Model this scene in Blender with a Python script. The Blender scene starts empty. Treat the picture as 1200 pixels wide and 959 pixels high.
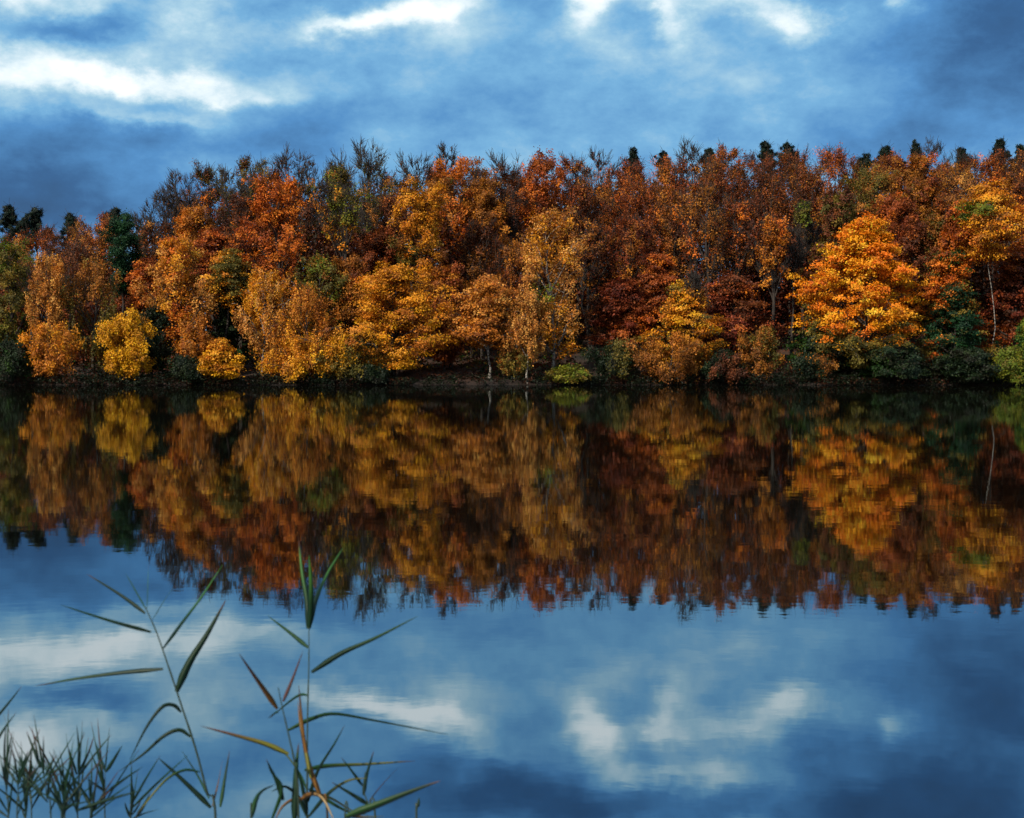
import bpy, math, random
import numpy as np
from mathutils import Vector

scene = bpy.context.scene
COL = scene.collection
R = math.radians

# ------------------------------------------------------------------ helpers
def lin(c):
    out = []
    for v in c[:3]:
        v = v / 255.0
        out.append(v / 12.92 if v <= 0.04045 else ((v + 0.055) / 1.055) ** 2.4)
    return tuple(out)

def tag(o, label=None, cat=None, group=None, kind=None):
    if label: o['label'] = label
    if cat: o['category'] = cat
    if group: o['group'] = group
    if kind: o['kind'] = kind
    return o

def empty(name, loc):
    o = bpy.data.objects.new(name, None)
    o.empty_display_size = 0.3
    o.location = loc
    COL.objects.link(o)
    return o

def mesh_obj(name, verts, faces_flat, nper, material, parent=None, origin=(0, 0, 0), col=None, smooth=False):
    """verts (N,3); faces_flat: (M,nper) index array; col: (N,3) point colours"""
    verts = np.asarray(verts, dtype=np.float32) - np.asarray(origin, dtype=np.float32)
    f = np.asarray(faces_flat, dtype=np.int32).reshape(-1, nper)
    me = bpy.data.meshes.new(name)
    me.vertices.add(len(verts))
    me.vertices.foreach_set('co', verts.ravel())
    me.loops.add(f.size)
    me.loops.foreach_set('vertex_index', f.ravel())
    me.polygons.add(len(f))
    me.polygons.foreach_set('loop_start', np.arange(len(f), dtype=np.int32) * nper)
    me.polygons.foreach_set('loop_total', np.full(len(f), nper, dtype=np.int32))
    if smooth:
        me.polygons.foreach_set('use_smooth', np.ones(len(f), dtype=bool))
    if col is not None:
        a = me.attributes.new('tint', 'FLOAT_COLOR', 'POINT')
        c = np.ones((len(verts), 4), dtype=np.float32)
        c[:, :3] = col
        a.data.foreach_set('color', c.ravel())
    me.materials.append(material)
    me.update(calc_edges=True)
    o = bpy.data.objects.new(name, me)
    COL.objects.link(o)
    if parent is not None:
        o.parent = parent
    else:
        o.location = origin
    return o

class Tubes:
    """collects tapered tubes along polylines"""
    def __init__(self): self.v = []; self.f = []; self.c = []; self.n = 0
    def add(self, pts, rad, sides=5, col=None):
        pts = np.asarray(pts, dtype=float); k = len(pts)
        rad = np.broadcast_to(np.asarray(rad, dtype=float), (k,))
        t = np.gradient(pts, axis=0)
        t /= np.linalg.norm(t, axis=1)[:, None] + 1e-9
        ref = np.where(np.abs(t[:, 2:3]) > 0.9, np.array([[1.0, 0, 0]]), np.array([[0, 0, 1.0]]))
        if np.abs(t[0, 2]) > 0.7: ref = np.repeat(np.array([[1.0, 0, 0]]), k, 0)
        u = np.cross(t, ref); u /= np.linalg.norm(u, axis=1)[:, None] + 1e-9
        w = np.cross(t, u)
        a = np.arange(sides) * 2 * math.pi / sides
        ring = pts[:, None, :] + rad[:, None, None] * (np.cos(a)[None, :, None] * u[:, None, :] + np.sin(a)[None, :, None] * w[:, None, :])
        self.v.append(ring.reshape(-1, 3))
        i = np.arange(k - 1)[:, None] * sides; j = np.arange(sides)[None, :]; j2 = (j + 1) % sides
        q = np.stack([i + j, i + j2, i + sides + j2, i + sides + j], -1).reshape(-1, 4) + self.n
        self.f.append(q)
        if col is not None:
            self.c.append(np.repeat(np.asarray(col, dtype=float).reshape(-1, 3) if np.ndim(col) > 1 else np.repeat([col], k, 0), sides, 0))
        self.n += k * sides
    def add_batch(self, P, rad, sides=3):
        """P (m,k,3) polylines, rad (m,k)"""
        m, k = P.shape[:2]
        t = np.gradient(P, axis=1); t /= np.linalg.norm(t, axis=2)[..., None] + 1e-9
        ref = np.where(np.abs(t[:, :1, 2:3]) > 0.7, np.array([1.0, 0, 0]), np.array([0, 0, 1.0]))
        ref = np.repeat(ref, k, 1)
        u = np.cross(t, ref); u /= np.linalg.norm(u, axis=2)[..., None] + 1e-9
        w = np.cross(t, u)
        a = np.arange(sides) * 2 * math.pi / sides
        ring = P[:, :, None, :] + rad[:, :, None, None] * (np.cos(a)[:, None] * u[:, :, None, :] + np.sin(a)[:, None] * w[:, :, None, :])
        self.v.append(ring.reshape(-1, 3))
        b = (np.arange(m) * k * sides)[:, None, None]
        i = np.arange(k - 1)[None, :, None] * sides; j = np.arange(sides)[None, None, :]; j2 = (j + 1) % sides
        self.f.append(np.stack([b + i + j, b + i + j2, b + i + sides + j2, b + i + sides + j], -1).reshape(-1, 4) + self.n)
        self.n += m * k * sides
    def build(self, name, material, parent=None, origin=(0, 0, 0), smooth=True):
        return mesh_obj(name, np.concatenate(self.v), np.concatenate(self.f), 4, material, parent, origin,
                        np.concatenate(self.c) if self.c else None, smooth)

def bez(a, b, c, n):
    t = np.linspace(0, 1, n)[:, None]
    return (1 - t) ** 2 * a + 2 * (1 - t) * t * b + t * t * c

def smooth01(x):
    x = np.clip(x, 0, 1); return x * x * (3 - 2 * x)

# ------------------------------------------------------------------ camera (real, pitched slightly down)
F = 1667.0; CX, CY = 600.0, 479.5
CAMZ = 1.8
PITCH = math.atan((479.5 - 428.0) / F)
cam_d = bpy.data.cameras.new('camera')
cam_d.sensor_width = 36.0
cam_d.lens = 36.0 * F / 1200.0
cam_d.clip_start = 0.05; cam_d.clip_end = 6000
cam_d.dof.use_dof = True
cam_d.dof.focus_distance = 45.0
cam_d.dof.aperture_fstop = 6.8
cam = bpy.data.objects.new('camera', cam_d)
cam.location = (0, 0, CAMZ)
cam.rotation_euler = (math.pi / 2 - PITCH, 0, 0)
COL.objects.link(cam)
scene.camera = cam

def at(px, py, Y):
    xc, yc = (px - CX) / F, (CY - py) / F
    d = np.array([xc, math.cos(PITCH) + yc * math.sin(PITCH), -math.sin(PITCH) + yc * math.cos(PITCH)])
    return np.array([0, 0, CAMZ]) + d * (Y / d[1])

# ------------------------------------------------------------------ materials
def new_mat(name):
    m = bpy.data.materials.new(name); m.use_nodes = True
    nt = m.node_tree; nt.nodes.clear()
    return m, nt, nt.nodes.new('ShaderNodeOutputMaterial')

def leaf_material(name, transl=0.3, rough=0.6, spec=0.25):
    m, nt, out = new_mat(name)
    a = nt.nodes.new('ShaderNodeAttribute'); a.attribute_name = 'tint'
    p = nt.nodes.new('ShaderNodeBsdfPrincipled')
    p.inputs['Roughness'].default_value = rough
    p.inputs['Specular IOR Level'].default_value = spec
    t = nt.nodes.new('ShaderNodeBsdfTranslucent')
    mx = nt.nodes.new('ShaderNodeMixShader'); mx.inputs[0].default_value = transl
    nt.links.new(a.outputs['Color'], p.inputs['Base Color'])
    nt.links.new(a.outputs['Color'], t.inputs['Color'])
    nt.links.new(p.outputs[0], mx.inputs[1]); nt.links.new(t.outputs[0], mx.inputs[2])
    nt.links.new(mx.outputs[0], out.inputs[0])
    return m

def bark_material(name, c1, c2, scale, stretch=0.15):
    m, nt, out = new_mat(name)
    tc = nt.nodes.new('ShaderNodeTexCoord')
    mp = nt.nodes.new('ShaderNodeMapping'); mp.inputs['Scale'].default_value = (1, 1, stretch)
    n = nt.nodes.new('ShaderNodeTexNoise'); n.inputs['Scale'].default_value = scale; n.inputs['Detail'].default_value = 5
    r = nt.nodes.new('ShaderNodeValToRGB')
    r.color_ramp.elements[0].position = 0.38; r.color_ramp.elements[0].color = (*c1, 1)
    r.color_ramp.elements[1].position = 0.62; r.color_ramp.elements[1].color = (*c2, 1)
    b = nt.nodes.new('ShaderNodeBump'); b.inputs['Strength'].default_value = 0.6; b.inputs['Distance'].default_value = 0.05
    p = nt.nodes.new('ShaderNodeBsdfPrincipled'); p.inputs['Roughness'].default_value = 0.85
    L = nt.links.new
    L(tc.outputs['Object'], mp.inputs[0]); L(mp.outputs[0], n.inputs['Vector']); L(n.outputs['Fac'], r.inputs[0])
    L(n.outputs['Fac'], b.inputs['Height']); L(r.outputs[0], p.inputs['Base Color']); L(b.outputs[0], p.inputs['Normal'])
    L(p.outputs[0], out.inputs[0])
    return m

M_LEAF = leaf_material('autumn_leaf', 0.28)
M_NEEDLE = leaf_material('conifer_needle', 0.1)
M_REED = leaf_material('reed_blade', 0.3, 0.45, 0.4)
M_BARK = bark_material('dark_bark', (0.014, 0.011, 0.009), (0.042, 0.031, 0.024), 9)
M_BIRCH = bark_material('birch_bark', (0.03, 0.026, 0.022), (0.33, 0.30, 0.26), 4.0, 1.6)
M_STEM = leaf_material('reed_stem', 0.0, 0.5, 0.4)

def ground_material():
    m, nt, out = new_mat('leaf_litter_ground')
    L = nt.links.new
    tc = nt.nodes.new('ShaderNodeTexCoord')
    n1 = nt.nodes.new('ShaderNodeTexNoise'); n1.inputs['Scale'].default_value = 0.35; n1.inputs['Detail'].default_value = 6
    n2 = nt.nodes.new('ShaderNodeTexNoise'); n2.inputs['Scale'].default_value = 7; n2.inputs['Detail'].default_value = 4
    r1 = nt.nodes.new('ShaderNodeValToRGB')
    e = r1.color_ramp.elements
    e[0].position = 0.32; e[0].color = (0.014, 0.010, 0.007, 1)
    e[1].position = 0.7; e[1].color = (0.085, 0.036, 0.018, 1)
    k = e.new(0.5); k.color = (0.04, 0.019, 0.010, 1)
    mx = nt.nodes.new('ShaderNodeMix'); mx.data_type = 'RGBA'; mx.blend_type = 'MULTIPLY'; mx.inputs['Factor'].default_value = 0.7
    r2 = nt.nodes.new('ShaderNodeValToRGB')
    r2.color_ramp.elements[0].position = 0.3; r2.color_ramp.elements[0].color = (0.35, 0.35, 0.35, 1)
    r2.color_ramp.elements[1].position = 0.65; r2.color_ramp.elements[1].color = (1.25, 1.2, 1.1, 1)
    p = nt.nodes.new('ShaderNodeBsdfPrincipled'); p.inputs['Roughness'].default_value = 0.9
    b = nt.nodes.new('ShaderNodeBump'); b.inputs['Strength'].default_value = 0.8; b.inputs['Distance'].default_value = 0.12
    L(tc.outputs['Object'], n1.inputs['Vector']); L(tc.outputs['Object'], n2.inputs['Vector'])
    L(n1.outputs['Fac'], r1.inputs[0]); L(n2.outputs['Fac'], r2.inputs[0])
    L(r1.outputs[0], mx.inputs['A']); L(r2.outputs[0], mx.inputs['B']); L(mx.outputs['Result'], p.inputs['Base Color'])
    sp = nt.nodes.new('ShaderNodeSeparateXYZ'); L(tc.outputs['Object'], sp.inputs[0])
    wet_shade = nt.nodes.new('ShaderNodeMapRange'); wet_shade.inputs['From Min'].default_value = 0.25; wet_shade.inputs['From Max'].default_value = 0.9  # bank shade and wet soil, both darkened into the colour near the water
    wet_shade.inputs['To Min'].default_value = 0.3; wet_shade.inputs['To Max'].default_value = 1.0; L(sp.outputs[2], wet_shade.inputs['Value'])
    wm = nt.nodes.new('ShaderNodeVectorMath'); wm.operation = 'SCALE'; L(mx.outputs['Result'], wm.inputs[0]); L(wet_shade.outputs[0], wm.inputs['Scale'])
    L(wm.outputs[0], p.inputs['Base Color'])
    L(n2.outputs['Fac'], b.inputs['Height']); L(b.outputs[0], p.inputs['Normal']); L(p.outputs[0], out.inputs[0])
    return m

def water_material():
    m, nt, out = new_mat('lake_water')
    L = nt.links.new
    tc = nt.nodes.new('ShaderNodeTexCoord')
    def noise(scale, det, sx=1.0, sy=1.0):
        mp = nt.nodes.new('ShaderNodeMapping'); mp.inputs['Scale'].default_value = (sx, sy, 1)
        mp.inputs['Rotation'].default_value = (0, 0, R(8))
        n = nt.nodes.new('ShaderNodeTexNoise'); n.inputs['Scale'].default_value = scale; n.inputs['Detail'].default_value = det
        n.inputs['Roughness'].default_value = 0.45
        L(tc.outputs['Object'], mp.inputs[0]); L(mp.outputs[0], n.inputs['Vector'])
        return n.outputs['Fac']
    # wind patches: the ripples come and go over tens of metres
    patch = nt.nodes.new('ShaderNodeMapRange'); patch.inputs['From Min'].default_value = 0.35; patch.inputs['From Max'].default_value = 0.65
    patch.inputs['To Min'].default_value = 0.35; patch.inputs['To Max'].default_value = 1.0
    L(noise(0.06, 2, 0.5, 1.4), patch.inputs['Value'])
    h1 = noise(1.9, 2, 0.75, 1.0)
    h2 = noise(9.0, 2, 0.8, 1.0)
    s = nt.nodes.new('ShaderNodeMath'); s.operation = 'MULTIPLY_ADD'; s.inputs[1].default_value = 0.22
    L(h2, s.inputs[0]); L(h1, s.inputs[2])
    mu = nt.nodes.new('ShaderNodeMath'); mu.operation = 'MULTIPLY'
    L(s.outputs[0], mu.inputs[0]); L(patch.outputs[0], mu.inputs[1])
    b = nt.nodes.new('ShaderNodeBump'); b.inputs['Strength'].default_value = 1.0; b.inputs['Distance'].default_value = WATER_BUMP
    L(mu.outputs[0], b.inputs['Height'])
    df = nt.nodes.new('ShaderNodeBsdfDiffuse'); df.inputs['Color'].default_value = (0.003, 0.003, 0.002, 1)
    gl = nt.nodes.new('ShaderNodeBsdfGlossy'); gl.inputs['Roughness'].default_value = 0.02
    gl.inputs['Color'].default_value = (0.85, 0.95, 0.99, 1)
    fr = nt.nodes.new('ShaderNodeFresnel'); fr.inputs['IOR'].default_value = 1.33
    ma = nt.nodes.new('ShaderNodeMath'); ma.operation = 'MULTIPLY_ADD'; ma.inputs[1].default_value = 0.12; ma.inputs[2].default_value = 0.47
    ms = nt.nodes.new('ShaderNodeMixShader')
    L(fr.outputs[0], ma.inputs[0]); L(ma.outputs[0], ms.inputs[0])
    L(b.outputs[0], df.inputs['Normal']); L(b.outputs[0], gl.inputs['Normal'])
    L(df.outputs[0], ms.inputs[1]); L(gl.outputs[0], ms.inputs[2]); L(ms.outputs[0], out.inputs[0])
    return m
WATER_BUMP = 0.0011

# ------------------------------------------------------------------ terrain
SH = 127.5
def shore(x):
    return SH + 0.7 * np.sin(x * 0.11 + 1.0) + 0.45 * np.sin(x * 0.29 + 2.2) + 0.25 * np.sin(x * 0.83)
def slope(x):
    return 0.05 + 0.105 * smooth01((x + 52.0) / 34.0)
def terrain(x, y):
    x = np.asarray(x, dtype=float); y = np.asarray(y, dtype=float)
    d = y - shore(x)
    wob = 0.25 * np.sin(x * 0.21 + y * 0.13) + 0.18 * np.sin(x * 0.47 - y * 0.31 + 1.7)
    bank = 0.42 * smooth01(d / 1.2)
    up = slope(x) * np.minimum(np.maximum(d - 1.0, 0), 85) + wob * smooth01((d - 2) / 6.0)
    up = up - 0.03 * np.maximum(d - 100, 0)
    far = np.maximum(bank + up, 0.5 * smooth01(d / 1.2))
    bed = np.maximum(-2.2, -0.12 + 0.22 * d)
    h = np.where(d >= 0, far, np.minimum(bed, 0))
    near = np.clip(0.32 - (y - 2.2) * 0.30, -2.2, 0.32) + 0.05 * np.sin(x * 1.3) * np.sin(y * 1.1)
    h = np.where(y < 20, np.maximum(near, -2.2), h)
    side = smooth01((np.abs(x) - 330) / 60.0)
    h = np.where((y >= -5) & (d < 2), h * (1 - side) + 3.0 * side, h)
    return h

def axis(parts):
    out = []
    for a, b, st in parts: out.append(np.arange(a, b, st))
    return np.concatenate(out)
gx = axis([(-2500, -500, 200), (-500, -100, 20), (-100, 100, 0.8), (100, 500, 20), (500, 2501, 200)])
gy = axis([(-400, -20, 40), (-20, 0, 2.5), (0, 10, 0.5), (10, 122, 8), (122, 136, 0.35), (136, 220, 1.5), (220, 420, 20), (420, 3001, 200)])
GX, GY = np.meshgrid(gx, gy)
GZ = terrain(GX, GY)
nx, ny = len(gx), len(gy)
idx = np.arange(nx * ny).reshape(ny, nx)
quads = np.stack([idx[:-1, :-1], idx[:-1, 1:], idx[1:, 1:], idx[1:, :-1]], -1).reshape(-1, 4)
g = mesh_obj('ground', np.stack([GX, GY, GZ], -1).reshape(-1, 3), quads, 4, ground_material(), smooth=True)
tag(g, kind='structure')
wv = np.array([(-395, -3, 0), (395, -3, 0), (395, 135, 0), (-395, 135, 0)], dtype=float)
w = mesh_obj('water', wv, [[0, 1, 2, 3]], 4, water_material())
tag(w, kind='structure')

# ------------------------------------------------------------------ tree grower
PAL = {
    'maple':  [(242, 152, 24), (236, 136, 18), (245, 168, 40), (230, 120, 24)],
    'gold':   [(218, 144, 28), (200, 120, 23), (228, 158, 42), (158, 96, 24)],
    'yellow': [(228, 166, 24), (214, 150, 20), (194, 132, 26)],
    'amber':  [(190, 116, 34), (168, 98, 29), (202, 130, 42), (128, 72, 25)],
    'tan':    [(206, 144, 66), (186, 120, 50), (216, 156, 76), (150, 94, 38)],
    'orange': [(196, 103, 27), (174, 85, 25), (206, 118, 34), (136, 64, 24)],
    'rust':   [(140, 70, 29), (122, 58, 26), (156, 84, 33), (92, 45, 23)],
    'deepred': [(118, 51, 26), (100, 41, 23), (136, 64, 29), (76, 34, 21)],
    'brown':  [(104, 56, 30), (90, 47, 26), (120, 68, 34), (70, 40, 24)],
    'ochre':  [(152, 94, 30), (130, 78, 27), (164, 106, 36), (104, 63, 25)],
    'olive':  [(108, 94, 34), (92, 82, 32), (124, 102, 36), (76, 72, 30)],
    'lime':   [(110, 124, 32), (92, 106, 30), (128, 126, 34)],
    'green':  [(44, 80, 26), (36, 64, 24), (62, 92, 30)],
    'shade':  [(28, 46, 24), (24, 40, 24), (40, 54, 26), (34, 36, 22)],  # greens darkened to carry shade in the leaf colour
    'teal':   [(24, 62, 34), (20, 50, 30), (34, 70, 36)],
    'pine':   [(22, 40, 30), (18, 34, 26), (30, 48, 34)],
}
BRIGHT = {'maple': 1.12, 'rust': 1.22, 'orange': 1.2, 'brown': 1.1, 'ochre': 1.2, 'amber': 1.15, 'gold': 1.1, 'tan': 1.1, 'deepred': 1.15, 'olive': 1.15, 'yellow': 1.05}
PALLIN = {k: np.array([lin(c) for c in v]) * BRIGHT.get(k, 1.0) for k, v in PAL.items()}

PROFILE = {
    'dome':   lambda t: np.power(np.maximum(np.sin(math.pi * np.clip(t, 0, 1) ** 0.62), 0), 0.8),
    'egg':    lambda t: np.power(np.maximum(np.sin(math.pi * np.clip(t, 0, 1) ** 0.72), 0), 0.65),
    'round':  lambda t: np.power(np.maximum(np.sin(math.pi * np.clip(t * 0.94 + 0.03, 0, 1)), 0), 0.55),
    'cone':   lambda t: np.clip(1.05 - t, 0.05, 1) * np.clip(t * 6 + 0.45, 0, 1),
    'column': lambda t: np.power(np.maximum(np.sin(math.pi * np.clip(t * 0.9 + 0.06, 0, 1)), 0), 0.35),
    'tall':   lambda t: np.power(np.maximum(np.sin(math.pi * np.clip(t * 0.92 + 0.05, 0, 1) ** 1.1), 0), 0.5),
    'vase':   lambda t: np.power(np.maximum(np.sin(math.pi * np.clip(t, 0.02, 1) ** 1.5), 0), 0.6) * 0.95 + 0.05,
}

STYLE = {
    # rise: how steeply limbs climb; sag: droop of the limb ends; cl: cluster half-sizes (across, up); hang: hanging strings
    'maple':  dict(profile='egg', nl=36, nsub=8, rise=0.5, sag=0.12, cl=(0.48, 0.15), nleaf=44, size=0.21, up=0.9, shell=0.66, twig=0),
    'broad':  dict(profile='tall', nl=28, nsub=8, rise=1.3, sag=0.0, cl=(0.36, 0.28), nleaf=32, size=0.20, up=0.5, shell=0.6, twig=0),
    'birch':  dict(profile='tall', nl=26, nsub=8, rise=1.3, sag=0.2, cl=(0.20, 0.34), nleaf=24, size=0.17, up=0.1, shell=0.5, twig=0, hang=1.7),
    'beech':  dict(profile='tall', nl=28, nsub=8, rise=2.2, sag=-0.1, cl=(0.34, 0.36), nleaf=25, size=0.17, up=0.45, shell=0.55, twig=3, thin=.38),
    'sparse': dict(profile='vase', nl=18, nsub=8, rise=2.4, sag=-0.12, cl=(0.34, 0.30), nleaf=19, size=0.19, up=0.45, shell=0.5, twig=5, thin=.12),
    'bare':   dict(profile='vase', nl=18, nsub=9, rise=2.0, sag=-0.12, cl=(0.4, 0.3), nleaf=0.6, size=0.17, up=0.5, shell=0.5, twig=6),
    'bush':   dict(profile='round', nl=22, nsub=8, rise=1.4, sag=0.15, cl=(0.30, 0.28), nleaf=34, size=0.175, up=0.3, shell=0.65, twig=0, hang=0.7),
    'pine':   dict(profile='egg', nl=15, nsub=6, rise=0.5, sag=-0.15, cl=(0.36, 0.2), nleaf=44, size=0.3, up=0.4, shell=0.6, twig=2, narrow=0.25),
    'fir':    dict(profile='cone', nl=32, nsub=6, rise=0.45, sag=-0.1, cl=(0.2, 0.13), nleaf=24, size=0.36, up=0.2, shell=0.9, twig=1, narrow=0.2, subr=.06, subm=.15, sub0=.08),
}

def grow(seed, name, base, h, rad, cbf, style, pals, trunk_r, birch=False, lean=0.0, stems=1, density=1.0,
         topbare=0.0, patch=None, bulge=0.42, low=None, profile=None, leafsize=1.0, over=None):
    rng = np.random.default_rng(seed)
    S = dict(STYLE[style]); S.update(over or {})
    prof = PROFILE[profile or S['profile']]
    base = np.array(base, dtype=float)
    tubes = Tubes()
    # trunk(s)
    trunks = []
    for s in range(stems):
        k = 9
        tz = np.linspace(-0.25, h * (0.93 if style in ('fir', 'pine') else 0.86) * (1 if s == 0 else rng.uniform(.75, .95)), k)
        wx = np.cumsum(rng.normal(0, 0.011 * h, k)); wy = np.cumsum(rng.normal(0, 0.011 * h, k))
        if stems > 1:
            a0 = rng.uniform(0, 6.28); spread = rad * rng.uniform(0.2, 0.5)
            tt = np.linspace(0, 1, k)
            wx = wx + np.cos(a0) * spread * tt; wy = wy + np.sin(a0) * spread * tt
        wx -= wx[0]; wy -= wy[0]
        wx = wx + lean * tz
        pts = np.stack([wx, wy, tz], -1)
        tr = trunk_r * (1 - 0.86 * np.linspace(0, 1, k)) * (1 if s == 0 else 0.8)
        tr[0] *= 1.35
        tubes.add(base + pts, tr, 7)
        trunks.append((pts, tr))
    cb = cbf * h
    NL = max(6, int(S['nl'] * (1.0 if h > 6 else 0.8)))
    sbs = []; tts = []; TWIG = 0.026
    ph = rng.uniform(0, 6.28, 4)
    for i in range(NL):
        t = (i + rng.uniform(0.1, 0.9)) / NL
        t = t ** 0.85
        a = i * 2.39996 + rng.normal(0, 0.35)
        lobe = 1 + bulge * (0.6 * math.sin(2 * a + ph[0] + 3 * t) + 0.6 * math.sin(3 * a + ph[1] - 5 * t) + 0.5 * math.sin(7 * t + ph[2]))
        er = max(0.15, rad * float(prof(t)) * rng.uniform(0.72, 1.0) * lobe)
        ez = cb + t * (h - cb) * 0.97
        pts, tr = trunks[i % stems]
        z0 = ez - er * S['rise'] - 0.3
        z0 = min(max(z0, cb * 0.75 + 0.1 * t * (h - cb)), pts[-1, 2] * 0.98)
        f = np.interp(z0, pts[:, 2], np.arange(len(pts)))
        p0 = np.array([np.interp(f, np.arange(len(pts)), pts[:, c]) for c in range(3)])
        r0 = float(np.interp(f, np.arange(len(pts)), tr))
        cx = lean * ez
        p2 = np.array([cx + math.cos(a) * er, math.sin(a) * er, ez])
        mid = (p0 + p2) / 2 + np.array([0, 0, er * (0.12 + S['sag'])])
        limb = bez(p0, mid, p2, 6)
        limb[1:-1] += rng.normal(0, 0.035 * er, (4, 3))
        lr = min(r0 * 0.6, 0.035 + 0.022 * np.linalg.norm(p2 - p0))
        tubes.add(base + limb, lr * np.linspace(1, 0.25, 6), 5)
        out = np.array([math.cos(a), math.sin(a), 0])
        ns = S['nsub']
        sv = rng.uniform(1 - S['shell'], 1.0, ns); sv[0] = 1.0
        q = np.stack([np.interp(sv * 5, np.arange(6), limb[:, c_]) for c_ in range(3)], -1)
        d = out * rng.uniform(0.1, 1.0, (ns, 1)) + rng.normal(0, 0.62, (ns, 3)) * np.array([1, 1, 0.5])
        d[:, 2] += 0.35 * (S['rise'] - 0.45) - S['sag']
        d /= np.linalg.norm(d, axis=1)[:, None] + 1e-6
        ln = (0.20 + 0.22 * rng.random((ns, 1))) * (S.get('subr', 0.35) * rad + 0.55 * max(er, S.get('subm', 0.6))) + S.get('sub0', 0.25)
        e = q + d * ln
        e[:, 2] = np.minimum(e[:, 2], h)
        m2 = (q + e) / 2 + rng.normal(0, 0.08, (ns, 3)) * ln
        tb_ = np.linspace(0, 1, 4)[None, :, None]
        sb = (1 - tb_) ** 2 * q[:, None] + 2 * (1 - tb_) * tb_ * m2[:, None] + tb_ ** 2 * e[:, None]
        tubes.add_batch(base + sb, np.full((ns, 1), max(0.02, lr * 0.36)) * np.linspace(1, 0.45, 4), 3)
        sbs.append(sb); tts += [t] * ns
        nt_ = S['twig'] + (4 if topbare > 0 and t > 1 - topbare else 0)
        if nt_:
            m_ = ns * nt_
            ss = rng.uniform(0.25, 1, m_); si = np.repeat(np.arange(ns), nt_)
            f0 = np.minimum((ss * 3).astype(int), 2); fr = (ss * 3 - f0)[:, None]
            b0 = sb[si, f0] * (1 - fr) + sb[si, f0 + 1] * fr
            dd = d[si] * 0.8 + rng.normal(0, 0.34, (m_, 3)); dd[:, 2] += 0.75
            dd /= np.linalg.norm(dd, axis=1)[:, None]
            b2 = b0 + dd * rng.uniform(0.35, 1.0, (m_, 1)) * min(1.9, 0.4 + 0.36 * rad)
            b1 = (b0 + b2) / 2 + rng.normal(0, 0.08, (m_, 3))
            tubes.add_batch(base + np.stack([b0, b1, b2], 1), np.full((m_, 1), 1.0) * np.array([TWIG, TWIG * .8, TWIG * .45]), 3)
    # leaves
    plist = [PALLIN[p] for p, _ in pals]; pw = np.array([w_ for _, w_ in pals], dtype=float); pw /= pw.sum()
    sb = np.concatenate(sbs); tt = np.array(tts)
    ok = ~((tt > 1 - topbare) & (rng.random(len(tt)) < 0.85)) if topbare > 0 else np.ones(len(tt), bool)
    if 'thin' in S: ok &= rng.random(len(tt)) < S['thin'] + (1 - S['thin']) * smooth01(tt / 0.7)
    sb = sb[ok]; tt = tt[ok]
    cen = np.concatenate([sb[:, 1] * .4 + sb[:, 2] * .6, sb[:, 3]]); tt = np.concatenate([tt, tt])
    cen = cen + rng.normal(0, 0.1, cen.shape); nc = len(cen)
    # palette choice drifts smoothly over the crown, with a coloured patch where the photo shows one
    drift = np.sin(cen[:, 0] * 0.9 + ph[0]) + np.sin(cen[:, 2] * 0.7 + ph[1]) + np.sin(cen[:, 1] * 0.8 + ph[2]) + rng.normal(0, 0.9, nc)
    order = np.argsort(np.argsort(drift)) / max(nc - 1, 1)
    which = np.minimum(np.searchsorted(np.cumsum(pw), order), len(pals) - 1)
    base_c = np.zeros((nc, 3))
    for i in range(nc):
        pl = plist[which[i]]
        base_c[i] = pl[rng.integers(len(pl))]
    if patch:
        pname, u0, v0, ur, vr = patch
        u = cen[:, 0] / rad; v = cen[:, 2] / h
        m = ((u - u0) / ur) ** 2 + ((v - v0) / vr) ** 2 < rng.uniform(0.4, 1.3, nc)
        if pname != 'none':
            pl = PALLIN[pname]
            base_c[m] = pl[rng.integers(len(pl), size=int(m.sum()))]
    if low:                                       # leaves still green low in the crown
        pl = PALLIN[low[0]]; m = rng.random(nc) < 1 - smooth01((tt - low[1] * 0.35) / (low[1] * 0.9))
        base_c[m] = pl[rng.integers(len(pl), size=int(m.sum()))]
    base_c *= rng.uniform(0.72, 1.22, (nc, 1))
    nl = S['nleaf'] * density * 1.28
    cnt = rng.poisson(nl * rng.uniform(0.5, 1.4, nc))
    ci = np.repeat(np.arange(nc), cnt); n = len(ci)
    crown = None
    if n:
        ca, cu = S['cl']
        scl = min(1.0, 0.45 + rad / 7.0)
        off = rng.normal(0, 1, (n, 3)) * np.array([ca * scl, ca * scl, cu * scl])
        off[:, :2] *= 0.8
        radial = np.linalg.norm(off[:, :2], axis=1)
        if style == 'maple': off[:, 2] -= 0.28 * radial
        if 'hang' in S:
            off[:, 2] -= rng.random(n) ** 1.3 * S['hang'] * min(1, rad / 2.5) * rng.uniform(0.3, 1, nc)[ci]
        c = cen[ci] + off
        zmin = -0.15 if style == 'bush' else (0.05 if h < 7 else 0.5)
        c[:, 2] = np.maximum(c[:, 2], zmin + 0.5 * rng.random(n))
        rad_out = cen[:, :2] / (np.linalg.norm(cen[:, :2], axis=1)[:, None] + 1e-6)
        cn = rng.normal(0, 0.45, (nc, 3)); cn[:, :2] += rad_out * 0.55; cn[:, 2] += 0.35 + 0.6 * S['up']
        cn /= np.linalg.norm(cn, axis=1)[:, None]
        nor = cn[ci] + rng.normal(0, 0.42, (n, 3)); nor /= np.linalg.norm(nor, axis=1)[:, None]
        tg = np.cross(nor, rng.normal(0, 1, (n, 3))); tg /= np.linalg.norm(tg, axis=1)[:, None] + 1e-9
        if 'hang' in S:
            tg[:, 2] -= 0.9; tg /= np.linalg.norm(tg, axis=1)[:, None]
        bt = np.cross(nor, tg); bt /= np.linalg.norm(bt, axis=1)[:, None] + 1e-9
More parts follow.
